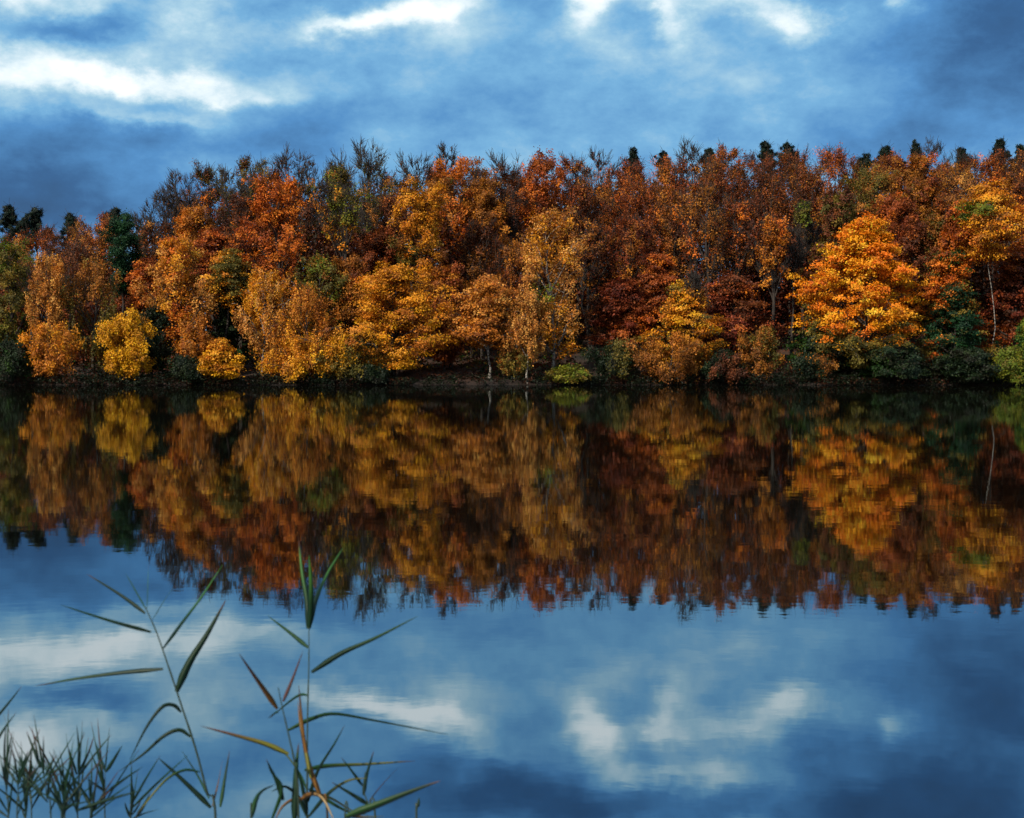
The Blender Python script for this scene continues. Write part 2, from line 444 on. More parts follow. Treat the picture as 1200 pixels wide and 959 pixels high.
        sz = S['size'] * leafsize * rng.uniform(0.6, 1.25, n)[:, None] * 0.55
        wd = S.get('narrow', 0.62)
        fold = nor * sz * 0.18
        v = np.stack([c - tg * sz, c - bt * sz * wd + fold, c + tg * sz, c + bt * sz * wd + fold], 1).reshape(-1, 3) + base
        col = base_c[ci] * rng.uniform(0.82, 1.16, (n, 1)) * (1 + rng.normal(0, 0.05, (n, 3)))
        col = np.clip(col, 0.002, 0.9)
        faces = np.arange(n * 4).reshape(-1, 4)
        crown = (v, faces, np.repeat(col, 4, 0))
    return tubes, crown

def plant(seed, name, cat, label, group, px, top, W, dy, style, pals, bot=None, **kw):
    Y = SH + dy
    p = at(px, top, Y)
    zb = float(terrain(p[0], p[1]))
    dxy = p[1] - float(shore(p[0]))
    if dxy < 0.35:                                   # keep the foot on the bank
        p[1] += 0.35 - dxy; zb = float(terrain(p[0], p[1]))
    h = float(p[2]) - zb
    rad = max(0.5, (W / 2 / F * Y - 0.35) * (1.0 if dy > 27 else 0.9 if dy > 10 else 0.95))
    if bot is None: cbf = 0.3
    else: cbf = min(max((float(at(px, bot, Y)[2]) - zb) / h, 0.04), 0.85)
    tr = kw.pop('tr', 0.06 + 0.011 * h)
    base = (p[0], p[1], zb)
    birch = kw.pop('birch', False)
    tubes, crown = grow(seed, name, base, h, rad, cbf, style, pals, tr, **kw)
    root = empty(name, base)
    tag(root, label, cat, group)
    tubes.build('trunk' if style != 'bush' else 'stem', M_BIRCH if birch else M_BARK, root, base)
    if crown is not None:
        mesh_obj('crown' if style != 'bush' else 'foliage', crown[0], crown[1], 4,
                 M_NEEDLE if style in ('pine', 'fir') else M_LEAF, root, base, crown[2])
    return root

GT = 'trees on the far bank'; GB = 'shrubs along the far waterline'; GP = 'conifers on the wooded ridge'
# name, px of the crown, py of its top, width in px, metres behind the shore, style, palettes, label, extras
T = [
 # ---- front row, left to right
 ('broadleaf_tree', 8, 278, 62, 9, 'broad', [('olive', 3), ('lime', 2)], 'olive green tree cut by the left edge of the view', dict(bot=400, density=.7)),
 ('birch_tree', 56, 296, 50, 6, 'birch', [('tan', 3), ('amber', 1)], 'slim pale tan birch above the round amber bush at the far left', dict(bot=395, density=.9)),
 ('shrub', 58, 378, 84, 1.5, 'bush', [('gold', 2), ('amber', 3)], 'broad amber shrub on the waterline below the slim tan birch', dict(bot=436)),
 ('shrub', 12, 398, 50, 1.2, 'bush', [('shade', 2), ('green', 1)], 'dark green shrub at the left edge of the far waterline', dict(bot=440)),
 ('birch_tree', 108, 302, 64, 8, 'birch', [('ochre', 3), ('olive', 2)], 'drooping brownish amber birch left of the dark green conifer', dict(bot=410)),
 ('conifer_tree', 145, 250, 46, 14, 'broad', [('teal', 1)], 'dark green ivy-clad tree standing alone among the left-hand russet crowns', dict(bot=345, density=1.4, profile='column', leafsize=.8, cat='tree')),
 ('shrub', 147, 366, 62, .7, 'bush', [('yellow', 1)], 'bright yellow weeping shrub, the most vivid on the left waterline', dict(bot=440, density=1.2, bulge=.2)),
 ('shrub', 178, 362, 56, 4, 'bush', [('shade', 1)], 'dark green shrub tucked behind the bright yellow weeping shrub', dict(bot=430, density=.8)),
 ('broadleaf_tree', 207, 274, 84, 5, 'broad', [('tan', 2), ('gold', 2), ('orange', 1)], 'pale golden orange tree with a loose tall crown right of the dark green ivy-clad tree', dict(bot=405)),
 ('birch_tree', 234, 372, 46, 2.2, 'birch', [('amber', 2), ('ochre', 1)], 'small leaning birch with a white lower trunk beside dark green foliage', dict(bot=418, lean=-.16, birch=True, tr=.13)),
 ('broadleaf_tree', 272, 306, 58, 8, 'maple', [('shade', 3), ('green', 2)], 'shady dark green tree between golden crowns on the left half', dict(bot=425)),
 ('broadleaf_tree', 266, 292, 56, 6, 'maple', [('olive', 1), ('gold', 1)], 'small olive gold tree leaning over the shady dark green tree', dict(bot=350, density=.6, bulge=.6)),
 ('beech_tree', 250, 266, 70, 16, 'maple', [('deepred', 3), ('rust', 1)], 'deep red tree above the shady dark green tree on the left half', dict(bot=330)),
 ('shrub', 258, 398, 40, 1.2, 'maple', [('yellow', 1), ('gold', 2)], 'small golden shrub low on the waterline left of the white birch stem', dict(bot=440, density=.8, bulge=.5)),
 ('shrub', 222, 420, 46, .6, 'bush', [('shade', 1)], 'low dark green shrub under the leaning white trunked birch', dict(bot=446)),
 ('birch_tree', 308, 312, 64, 2.5, 'birch', [('gold', 3), ('tan', 2)], 'golden weeping birch with a white stem showing under its crown', dict(bot=405, birch=True, lean=.02, tr=.15)),
 ('birch_tree', 356, 330, 82, 1.6, 'birch', [('amber', 3), ('gold', 2)], 'wide amber weeping birch trailing to the water right of the white stem', dict(bot=432, density=1.1)),
 ('shrub', 352, 392, 74, .6, 'bush', [('gold', 2), ('yellow', 1)], 'golden shrub spilling over the water under the wide amber birch', dict(bot=446)),
 ('shrub', 402, 394, 62, .8, 'bush', [('yellow', 1), ('olive', 1)], 'yellow brown shrub between the amber birch and the wide golden maple', dict(bot=442)),
 ('maple_tree', 460, 308, 130, 3.2, 'maple', [('gold', 4), ('yellow', 2), ('amber', 2)], 'wide golden maple in layered sprays near the middle of the shore', dict(bot=436, density=1.05)),
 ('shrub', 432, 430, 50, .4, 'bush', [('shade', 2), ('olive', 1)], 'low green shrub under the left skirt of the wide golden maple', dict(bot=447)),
 ('broadleaf_tree', 573, 322, 92, 3.0, 'maple', [('amber', 2), ('tan', 2)], 'amber tan tree with a bare pale trunk on the open leafy bank', dict(bot=402, birch=True, density=.8, tr=.13)),
 ('birch_tree', 618, 338, 50, 1.6, 'birch', [('tan', 1)], 'pale tan weeping birch leaning left of the tall pale amber birch', dict(bot=412, birch=True, tr=.11)),
 ('birch_tree', 648, 242, 90, 3.4, 'broad', [('tan', 3), ('gold', 2)], 'tall pale amber birch with a white trunk and a green patch in its crown', dict(bot=410, birch=True, tr=.17, patch=('lime', -.35, .50, .28, .09), density=.8)),
 ('shrub', 670, 429, 36, .3, 'maple', [('lime', 2), ('olive', 1)], 'small yellow green shrub at the foot of the tall white birch trunk', dict(bot=447, density=.55, bulge=.7)),
 ('shrub', 604, 408, 44, 2.6, 'bush', [('ochre', 1), ('olive', 1)], 'thin ochre shrub on the bank between two pale trunks', dict(bot=438, density=.6)),
 ('shrub', 722, 400, 66, 1.8, 'bush', [('olive', 1), ('shade', 2)], 'dull olive shrub below the deep red trees at mid shore', dict(bot=446, density=.9)),
 ('beech_tree', 728, 325, 64, 8, 'maple', [('deepred', 3), ('rust', 1)], 'deep red low tree above the dull olive shrub', dict(bot=410)),
 ('maple_tree', 802, 328, 82, 4, 'maple', [('gold', 2), ('olive', 1), ('yellow', 1)], 'dusky yellow maple on the dark shore left of the red brown trees', dict(bot=425, density=.8)),
 ('bare_tree', 812, 322, 14, 3.0, 'bare', [('brown', 1)], 'thin bare dark stem rising in front of the dusky yellow maple', dict(bot=360, density=.5, tr=.13)),
 ('shrub', 785, 392, 82, 1.2, 'bush', [('amber', 1), ('ochre', 3)], 'wide tawny brown shrub under the dusky yellow maple', dict(bot=446)),
 ('beech_tree', 858, 318, 92, 7, 'maple', [('deepred', 2), ('brown', 2)], 'dark red brown tree right of the dusky yellow maple', dict(bot=430)),
 ('shrub', 889, 382, 54, 1.6, 'bush', [('ochre', 2), ('olive', 1)], 'ochre shrub between the red brown tree and the dark gap beside the glowing maple', dict(bot=440, density=.8)),
 ('shrub', 850, 412, 50, 1.0, 'bush', [('brown', 2), ('shade', 2)], 'low brown shrub under the dark red brown tree', dict(bot=446)),
 ('maple_tree', 1013, 250, 150, 4, 'maple', [('maple', 1)], 'glowing orange maple, the brightest and fullest crown on the right of the shore', dict(bot=430, bulge=.26, low=('olive', .32), density=1.15, over=dict(profile='dome', nl=66, nsub=9, cl=(.42, .15), nleaf=42, size=.23, shell=.6, sag=.06, rise=.6))),
 ('shrub', 965, 374, 66, 3.2, 'maple', [('green', 1), ('shade', 2), ('olive', 1)], 'green leafy shrub under the left skirt of the glowing orange maple', dict(bot=440)),
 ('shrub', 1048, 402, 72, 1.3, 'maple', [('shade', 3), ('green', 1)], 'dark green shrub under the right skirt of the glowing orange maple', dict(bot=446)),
 ('shrub', 952, 416, 48, .8, 'bush', [('ochre', 1), ('shade', 2)], 'dim ochre shrub on the waterline left of the glowing orange maple', dict(bot=446, density=.8)),
 ('broadleaf_tree', 1122, 330, 74, 5, 'maple', [('teal', 3), ('olive', 1), ('orange', 1)], 'dark teal green tree with a few orange sprays right of the glowing orange maple', dict(bot=440, density=.75, bulge=.6)),
 ('broadleaf_tree', 1110, 290, 60, 8, 'maple', [('orange', 2), ('olive', 1), ('green', 1)], 'loose tree of mixed orange and green sprays, above the dark teal green one', dict(bot=400, density=.7)),
 ('birch_tree', 1166, 208, 88, 7, 'maple', [('orange', 1), ('gold', 2)], 'orange gold tree with a white slender trunk near the right edge', dict(bot=300, birch=True, tr=.065, patch=('lime', -.7, .84, .3, .05), lean=-.01, density=.75, bulge=.5)),
 ('beech_tree', 1190, 288, 64, 10, 'maple', [('deepred', 1), ('brown', 1)], 'dark red tree at the right edge behind the white slender trunk', dict(bot=400)),
 ('shrub', 1180, 408, 60, .6, 'bush', [('lime', 2), ('olive', 1)], 'light green willow shrub at the right edge of the waterline', dict(bot=446)),
 ('shrub', 1206, 370, 34, 1.8, 'bush', [('lime', 2), ('green', 1)], 'tall green shrub cut by the right edge behind the light green willow', dict(bot=436)),
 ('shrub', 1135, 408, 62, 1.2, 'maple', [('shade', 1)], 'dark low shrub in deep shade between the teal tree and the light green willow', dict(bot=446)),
 # ---- second row
 ('bare_tree', 36, 318, 40, 14, 'bare', [('brown', 1)], 'thin dark leafless tree behind the slim tan birch', dict(bot=350)),
 ('bare_tree', 82, 330, 44, 16, 'bare', [('brown', 1)], 'dark leafless tree in the gap between the tan birch and the amber birch', dict(bot=350)),
 ('beech_tree', 78, 290, 70, 26, 'beech', [('brown', 3), ('rust', 1)], 'grey brown thinning tree above the gap between the two left birches', dict(bot=380)),
 ('beech_tree', 172, 300, 50, 12, 'maple', [('rust', 2), ('orange', 1)], 'small rust tree right of the dark green ivy-clad tree', dict(bot=400)),
 ('beech_tree', 110, 268, 60, 30, 'beech', [('tan', 1), ('rust', 2)], 'pinkish rust tree left of the dark green ivy-clad tree', dict(bot=380)),
 ('broadleaf_tree', 228, 240, 62, 20, 'broad', [('orange', 1), ('amber', 2), ('ochre', 1)], 'amber orange tree below the leafless crowns of the left shoulder', dict(bot=330)),
 ('broadleaf_tree', 322, 204, 82, 12, 'broad', [('orange', 3), ('rust', 1)], 'tall bright orange red tree above the golden weeping birch', dict(bot=320, density=.95)),
 ('beech_tree', 282, 228, 52, 17, 'sparse', [('orange', 1), ('brown', 1)], 'thin orange brown tree with dark limbs left of the tall orange red tree', dict(bot=330)),
 ('broadleaf_tree', 398, 196, 66, 12, 'sparse', [('olive', 2), ('lime', 1), ('gold', 1)], 'airy yellow olive tree with dark forking limbs right of the tall orange red tree', dict(bot=300, stems=2, tr=.27, density=1.05)),
 ('broadleaf_tree', 372, 300, 62, 9, 'broad', [('olive', 2), ('lime', 1), ('ochre', 1)], 'dull olive ochre tree above the wide amber weeping birch', dict(bot=400, density=.8)),
 ('broadleaf_tree', 410, 300, 50, 10, 'broad', [('ochre', 2), ('rust', 1)], 'small ochre tree left of the wide golden maple top', dict(bot=400)),
 ('beech_tree', 448, 268, 62, 15, 'broad', [('rust', 2), ('brown', 2)], 'rust brown tree directly above the wide golden maple', dict(bot=350)),
 ('broadleaf_tree', 493, 206, 74, 11, 'broad', [('gold', 3), ('ochre', 1), ('olive', 1)], 'tall golden yellow tree above the right half of the wide golden maple', dict(bot=330, density=1.2, profile='column')),
 ('beech_tree', 528, 310, 52, 9, 'broad', [('rust', 2), ('amber', 1)], 'rusty tree in the gap right of the wide golden maple', dict(bot=410)),
 ('beech_tree', 520, 372, 44, 7, 'maple', [('deepred', 1), ('rust', 1)], 'low red brown sapling on the open leafy bank', dict(bot=420, density=.6)),
 ('beech_tree', 566, 262, 66, 15, 'beech', [('brown', 2), ('ochre', 1)], 'brown tree above the amber tan tree of the open bank', dict(bot=350)),
 ('beech_tree', 606, 286, 50, 12, 'beech', [('rust', 2), ('brown', 1)], 'red brown tree left of the tall pale amber birch', dict(bot=390)),
 ('beech_tree', 694, 262, 54, 12, 'sparse', [('brown', 2), ('rust', 1)], 'dark stemmed brown tree right of the tall pale amber birch', dict(bot=340, stems=2, tr=.27)),
 ('beech_tree', 700, 350, 44, 9, 'sparse', [('brown', 1), ('ochre', 1)], 'thin brown tree with dark stems right of the white birch trunk', dict(bot=400)),
 ('beech_tree', 738, 252, 66, 13, 'beech', [('rust', 3), ('deepred', 2)], 'rust red tree above the deep red low tree', dict(bot=360, density=1.2)),
 ('broadleaf_tree', 772, 290, 64, 9, 'maple', [('orange', 2), ('rust', 2)], 'orange sprayed tree left of the dusky yellow maple top', dict(bot=400, density=.7)),
 ('broadleaf_tree', 822, 212, 72, 12, 'sparse', [('ochre', 2), ('orange', 1)], 'tall ochre tree with dark upright limbs above the dusky yellow maple', dict(bot=340, stems=2, tr=.27, density=1.05)),
 ('beech_tree', 866, 232, 70, 14, 'sparse', [('orange', 1), ('rust', 2)], 'rust tree with strong dark forked limbs right of the tall ochre tree', dict(bot=350, stems=2, tr=.27, density=1.05)),
 ('broadleaf_tree', 906, 256, 48, 11, 'sparse', [('amber', 2), ('orange', 1)], 'thin orange amber tree on a straight dark trunk left of the dark gap', dict(bot=340, density=1.2, tr=.27)),
 ('bare_tree', 928, 270, 36, 13, 'bare', [('brown', 1)], 'leafless dark tree standing in the dark gap left of the glowing maple', dict(bot=330)),
 ('bare_tree', 946, 262, 30, 16, 'bare', [('brown', 1)], 'slim leafless tree rising just behind the left shoulder of the glowing maple', dict(bot=310)),
 ('broadleaf_tree', 962, 284, 50, 12, 'broad', [('olive', 1), ('brown', 2)], 'dim olive brown tree tucked behind the left shoulder of the glowing maple', dict(bot=380)),
 ('broadleaf_tree', 941, 238, 20, 13.5, 'sparse', [('lime', 1), ('olive', 1)], 'small yellow green crown floating above the dark gap', dict(bot=262, density=.6)),
 ('beech_tree', 1072, 262, 64, 13, 'broad', [('rust', 2), ('brown', 2)], 'brown red tree behind the right shoulder of the glowing maple', dict(bot=370)),
 ('broadleaf_tree', 1095, 250, 46, 14, 'broad', [('ochre', 2), ('olive', 1)], 'ochre tree between the glowing maple and the orange gold tree', dict(bot=360)),
 ('broadleaf_tree', 1122, 240, 44, 11, 'broad', [('orange', 2), ('rust', 1)], 'narrow orange tree left of the orange gold tree', dict(bot=330)),
 # ---- middle rows
 ('beech_tree', 20, 298, 70, 32, 'beech', [('rust', 2), ('brown', 1)], 'rust brown tree behind the olive green tree of the left edge', dict(bot=380)),
 ('beech_tree', 180, 262, 56, 24, 'sparse', [('brown', 3), ('rust', 1)], 'brown half bare tree right of the dark green ivy-clad tree', dict(bot=330)),
 ('beech_tree', 268, 200, 70, 24, 'sparse', [('brown', 1), ('orange', 1), ('olive', 1)], 'orange brown tree with a twiggy dark top on the left shoulder of the wood', dict(bot=300, topbare=.25, density=1.4)),
 ('beech_tree', 352, 212, 54, 22, 'sparse', [('olive', 1), ('brown', 2)], 'thin olive brown tree between the tall orange red tree and the airy yellow olive tree', dict(bot=310)),
 ('broadleaf_tree', 436, 178, 76, 22, 'sparse', [('olive', 3), ('lime', 1), ('ochre', 1)], 'tall dark olive tree with a bare twig top above the wide golden maple', dict(bot=290, topbare=.3, stems=2, tr=.27, density=1.05)),
 ('beech_tree', 462, 222, 50, 18, 'beech', [('brown', 2), ('rust', 1)], 'brown tree left of the tall golden yellow tree', dict(bot=320)),
 ('broadleaf_tree', 540, 182, 74, 20, 'broad', [('orange', 2), ('ochre', 2)], 'tall orange ochre tree pushing a pointed top into the sky', dict(bot=290, density=.9)),
 ('beech_tree', 570, 212, 56, 18, 'broad', [('amber', 1), ('ochre', 2)], 'ochre tree right of the pointed orange ochre tree', dict(bot=320)),
 ('bare_tree', 596, 196, 62, 20, 'sparse', [('brown', 1)], 'dark brown almost leafless tree left of the ruffled orange rust tree', dict(bot=300)),
 ('beech_tree', 636, 178, 66, 20, 'broad', [('orange', 2), ('rust', 2)], 'ruffled orange rust tree above the tall pale amber birch', dict(bot=280, density=.9)),
 ('beech_tree', 680, 216, 66, 20, 'beech', [('rust', 2), ('brown', 2)], 'muted rust tree right of the tall pale amber birch top', dict(bot=320)),
 ('beech_tree', 718, 200, 62, 22, 'beech', [('rust', 3), ('orange', 1)], 'orange rust tree beneath the first dark pine tops of the middle ridge', dict(bot=300)),
 ('beech_tree', 762, 212, 66, 20, 'beech', [('rust', 3), ('orange', 1)], 'broad rust tree below the pair of dark pines at mid ridge', dict(bot=310, density=1.2)),
 ('beech_tree', 795, 226, 60, 18, 'beech', [('rust', 2), ('brown', 1)], 'fine twigged rust tree left of the tall ochre tree', dict(bot=320)),
 ('beech_tree', 845, 194, 64, 22, 'beech', [('rust', 2), ('brown', 2)], 'mauve rust tree above the forked rust tree', dict(bot=300)),
 ('beech_tree', 900, 200, 78, 23, 'beech', [('brown', 3), ('rust', 2)], 'large soft brown tree below the tallest mid ridge conifer', dict(bot=310, density=1.2)),
 ('beech_tree', 946, 194, 70, 24, 'beech', [('brown', 2), ('rust', 2)], 'soft brown tree above the dark gap left of the glowing maple', dict(bot=310, density=1.2)),
 ('beech_tree', 980, 222, 60, 19, 'broad', [('olive', 2), ('brown', 2)], 'olive brown tree directly behind the glowing maple top, left side', dict(bot=310)),
 ('broadleaf_tree', 1028, 196, 84, 24, 'broad', [('olive', 2), ('ochre', 2)], 'large olive ochre tree above the glowing orange maple', dict(bot=300, density=1.1)),
 ('beech_tree', 1050, 228, 58, 19, 'broad', [('deepred', 1), ('rust', 2)], 'dark rust tree between the glowing maple and the large olive ochre tree', dict(bot=320)),
 ('beech_tree', 1086, 208, 52, 22, 'broad', [('ochre', 2), ('rust', 1)], 'ochre rust tree right of the large olive ochre tree', dict(bot=310)),
 ('broadleaf_tree', 1124, 196, 66, 20, 'beech', [('tan', 1), ('ochre', 2)], 'tawny tree with fine twigs left of the orange gold tree', dict(bot=310, density=1.2)),
 ('beech_tree', 1192, 196, 60, 20, 'beech', [('rust', 2), ('brown', 2)], 'rust brown tree above the orange gold tree at the right edge', dict(bot=300)),
 # ---- ridge rows
 ('beech_tree', 5, 284, 70, 46, 'beech', [('rust', 2), ('orange', 1)], 'orange rust tree under the dark pine at the far left skyline', dict(bot=350)),
 ('beech_tree', 48, 270, 70, 44, 'beech', [('rust', 3), ('orange', 1)], 'rust tree under the pair of pointed pines on the left skyline', dict(bot=350)),
 ('beech_tree', 88, 268, 60, 46, 'beech', [('rust', 2), ('brown', 1)], 'muted rust tree under the flat dark pine on the left skyline', dict(bot=350)),
 ('beech_tree', 118, 254, 50, 40, 'beech', [('orange', 2), ('rust', 2)], 'orange rust tree on the skyline just left of the small round pine', dict(bot=340)),
 ('bare_tree', 165, 252, 40, 30, 'bare', [('brown', 1)], 'leafless tree on the skyline right of the small round pine', dict(bot=300)),
 ('bare_tree', 190, 226, 52, 27, 'bare', [('brown', 1)], 'leafless tree stepping up the left shoulder of the skyline', dict(bot=290)),
 ('bare_tree', 212, 203, 56, 28, 'bare', [('brown', 1)], 'tall spreading leafless tree at the top of the left shoulder', dict(bot=280)),
 ('beech_tree', 242, 192, 60, 32, 'sparse', [('brown', 2), ('olive', 1)], 'dark twiggy brown tree at the left end of the high skyline', dict(bot=280, density=1.2)),
 ('beech_tree', 292, 186, 58, 32, 'sparse', [('olive', 2), ('brown', 1)], 'dark olive brown skyline tree left of the leafless crown above the orange red tree', dict(bot=280, density=1.4)),
 ('bare_tree', 338, 178, 62, 31, 'bare', [('brown', 1)], 'leafless crown on the skyline behind the tall orange red tree', dict(bot=260, density=2.5)),
 ('bare_tree', 372, 190, 52, 30, 'bare', [('brown', 1)], 'leafless crown on the skyline left of the airy yellow olive tree', dict(bot=270, density=2)),
 ('bare_tree', 424, 168, 66, 30, 'bare', [('olive', 1)], 'tall leafless crown on the skyline above the dark olive tree', dict(bot=260, density=2.5)),
 ('bare_tree', 484, 184, 58, 30, 'bare', [('brown', 1)], 'leafless crown on the skyline above the tall golden yellow tree', dict(bot=260, density=2)),
 ('bare_tree', 522, 168, 36, 27, 'bare', [('brown', 1)], 'wispy leafless top sticking up beside the pointed orange ochre tree', dict(bot=250)),
 ('bare_tree', 588, 184, 66, 30, 'bare', [('brown', 1)], 'leafless fan shaped crown on the skyline right of the pointed orange ochre tree', dict(bot=260, density=1.5)),
 ('beech_tree', 612, 206, 60, 34, 'beech', [('brown', 2), ('rust', 1)], 'brown tree under the leafless fan shaped crown', dict(bot=290)),
 ('beech_tree', 668, 184, 62, 32, 'sparse', [('rust', 2), ('brown', 2)], 'twiggy rust skyline tree right of the ruffled orange rust tree', dict(bot=280, density=1.5)),
 ('bare_tree', 700, 180, 56, 34, 'bare', [('rust', 1)], 'thin leafless skyline crown left of the bushy dark pine', dict(bot=260, density=3)),
 ('beech_tree', 742, 188, 60, 34, 'beech', [('rust', 3), ('orange', 1)], 'rust skyline tree in front of the bushy dark pine', dict(bot=280)),
 ('beech_tree', 786, 184, 56, 34, 'beech', [('rust', 2), ('orange', 1)], 'rust skyline tree right of the narrow mid ridge pine', dict(bot=280)),
 ('bare_tree', 806, 168, 58, 36, 'bare', [('brown', 1)], 'leafless skyline crown between the narrow pine and the ragged rust crown', dict(bot=250, density=1.5)),
 ('beech_tree', 852, 170, 60, 34, 'sparse', [('rust', 2), ('orange', 1)], 'ragged rust crown rising on the skyline left of the tallest conifer', dict(bot=270, density=1.5)),
 ('beech_tree', 826, 190, 50, 30, 'beech', [('rust', 2), ('brown', 1)], 'muted rust tree below the ragged rust skyline crown', dict(bot=280)),
 ('beech_tree', 888, 182, 60, 38, 'beech', [('rust', 1), ('brown', 2)], 'brown rust skyline tree at the foot of the tallest conifer', dict(bot=270)),
 ('beech_tree', 930, 178, 62, 38, 'beech', [('rust', 2), ('brown', 2)], 'brown rust skyline tree right of the leaning dark conifer', dict(bot=270)),
 ('beech_tree', 978, 174, 70, 36, 'beech', [('rust', 3), ('orange', 1)], 'red orange skyline tree left of the olive ochre tree', dict(bot=270, density=1.2)),
 ('beech_tree', 1044, 180, 62, 38, 'broad', [('rust', 2), ('ochre', 1)], 'rust skyline tree in front of the row of right-hand pines', dict(bot=270)),
 ('beech_tree', 1076, 178, 50, 36, 'broad', [('ochre', 2), ('orange', 1)], 'ochre rounded crown on the right skyline', dict(bot=260)),
 ('bare_tree', 1098, 166, 54, 40, 'bare', [('brown', 1)], 'leafless crown on the right skyline between two dark pines', dict(bot=240, density=1.5)),
 ('beech_tree', 1112, 192, 52, 34, 'beech', [('rust', 2), ('deepred', 1)], 'red rust tree below the leafless crown on the right skyline', dict(bot=270)),
 ('beech_tree', 1150, 182, 56, 36, 'beech', [('brown', 2), ('orange', 1)], 'orange brown skyline tree left of the tall dark pine at the right', dict(bot=270)),
 ('beech_tree', 1184, 178, 60, 36, 'beech', [('rust', 2), ('brown', 2)], 'rust brown skyline tree under the tall dark pine at the right edge', dict(bot=270)),
 ('beech_tree', 1016, 190, 56, 34, 'beech', [('rust', 1), ('olive', 1)], 'olive rust skyline tree behind the large olive ochre tree', dict(bot=280)),
 ('beech_tree', 556, 200, 54, 32, 'beech', [('brown', 2), ('rust', 1)], 'brown tree filling the skyline behind the pointed orange ochre tree', dict(bot=280)),
 ('beech_tree', 510, 196, 50, 32, 'beech', [('brown', 2), ('orange', 1)], 'brown tree on the skyline between the golden yellow and pointed orange trees', dict(bot=280)),
 ('beech_tree', 396, 194, 50, 34, 'beech', [('brown', 2), ('olive', 1)], 'brown tree on the skyline behind the airy yellow olive tree', dict(bot=280)),
 ('beech_tree', 316, 196, 56, 36, 'beech', [('brown', 2), ('rust', 1)], 'brown tree on the skyline behind the tall orange red tree', dict(bot=280)),
 ('beech_tree', 218, 232, 56, 36, 'beech', [('brown', 2), ('rust', 1)], 'brown tree below the tall spreading leafless tree of the left shoulder', dict(bot=310)),
 # ---- ridge conifers
 ('pine_tree', 10, 239, 46, 58, 'fir', [('pine', 1)], 'dark broad pine at the far left skyline', dict(bot=284)),
 ('pine_tree', 42, 239, 44, 58, 'fir', [('pine', 1)], 'dark pointed pine, right of the broad pine on the far left skyline', dict(bot=284)),
 ('pine_tree', 30, 251, 36, 60, 'fir', [('pine', 1)], 'lower dark pine squeezed between the two left skyline pines', dict(bot=296)),
 ('pine_tree', 82, 248, 48, 56, 'fir', [('pine', 1)], 'low flat topped dark pine on the left skyline', dict(bot=293)),
 ('pine_tree', 135, 239, 36, 50, 'fir', [('pine', 1)], 'small round dark pine above the ivy-clad tree', dict(bot=284)),
 ('pine_tree', 742, 174, 50, 50, 'fir', [('pine', 1)], 'bushy dark pine at mid ridge, leftmost of the middle conifers', dict(bot=219)),
 ('pine_tree', 777, 172, 40, 50, 'fir', [('pine', 1)], 'narrow dark pine right of the bushy one at mid ridge', dict(bot=217)),
 ('pine_tree', 830, 175, 38, 50, 'fir', [('pine', 1)], 'dark pine partly hidden behind the ragged rust skyline crown', dict(bot=220)),
 ('pine_tree', 896, 164, 40, 50, 'fir', [('pine', 1)], 'tallest pointed dark conifer of the middle ridge', dict(bot=209)),
 ('pine_tree', 922, 166, 40, 52, 'fir', [('pine', 1)], 'ragged dark conifer right of the tallest pointed one', dict(bot=211)),
 ('pine_tree', 1016, 177, 42, 50, 'fir', [('pine', 1)], 'low dark pine on the skyline above the glowing maple', dict(bot=222)),
 ('pine_tree', 1038, 169, 42, 50, 'fir', [('pine', 1)], 'dark pine left of the pointed right skyline pine', dict(bot=214)),
 ('pine_tree', 1072, 164, 40, 50, 'fir', [('pine', 1)], 'pointed dark pine at the centre of the right skyline', dict(bot=209)),
 ('pine_tree', 1126, 169, 42, 48, 'fir', [('pine', 1)], 'dark pine standing lower beside the orange brown skyline tree', dict(bot=214)),
 ('pine_tree', 1172, 161, 44, 48, 'fir', [('pine', 1)], 'tall dark pine at the right end of the skyline', dict(bot=206)),
 ('pine_tree', 1196, 169, 40, 50, 'fir', [('pine', 1)], 'dark pine cut by the right edge of the view', dict(bot=214)),
]
for i, (name, px, top, W, dy, style, pals, label, kw) in enumerate(T):
    kw = dict(kw); kw.pop('nobase', None); kw.pop('cat', None)
    if style in ('beech', 'sparse') and any(p == 'rust' for p, _ in pals): pals = pals + [('ochre', 1), ('amber', .5)]
    elif any(p == 'deepred' for p, _ in pals): pals = pals + [('rust', 1), ('orange', .5)]
    if name == 'shrub': cat, grp = 'shrub', GB
    elif name == 'pine_tree': cat, grp = 'pine tree', GP
    else: cat, grp = 'tree', GT
    if name == 'shrub' and dy < 1.35: dy = .2; W = W * 1.12
    if name == 'pine_tree':
        r_ = np.random.default_rng(i); W = W * r_.uniform(.6, 1.25); top += r_.uniform(-1, 5); dy += r_.uniform(-3, 6)
    if style == 'fir': kw['bulge'] = .9
    elif style == 'bush': kw.setdefault('bulge', .36)
    plant(1000 + i, name, cat, label, grp, px, top, W, dy, style, pals, **kw)

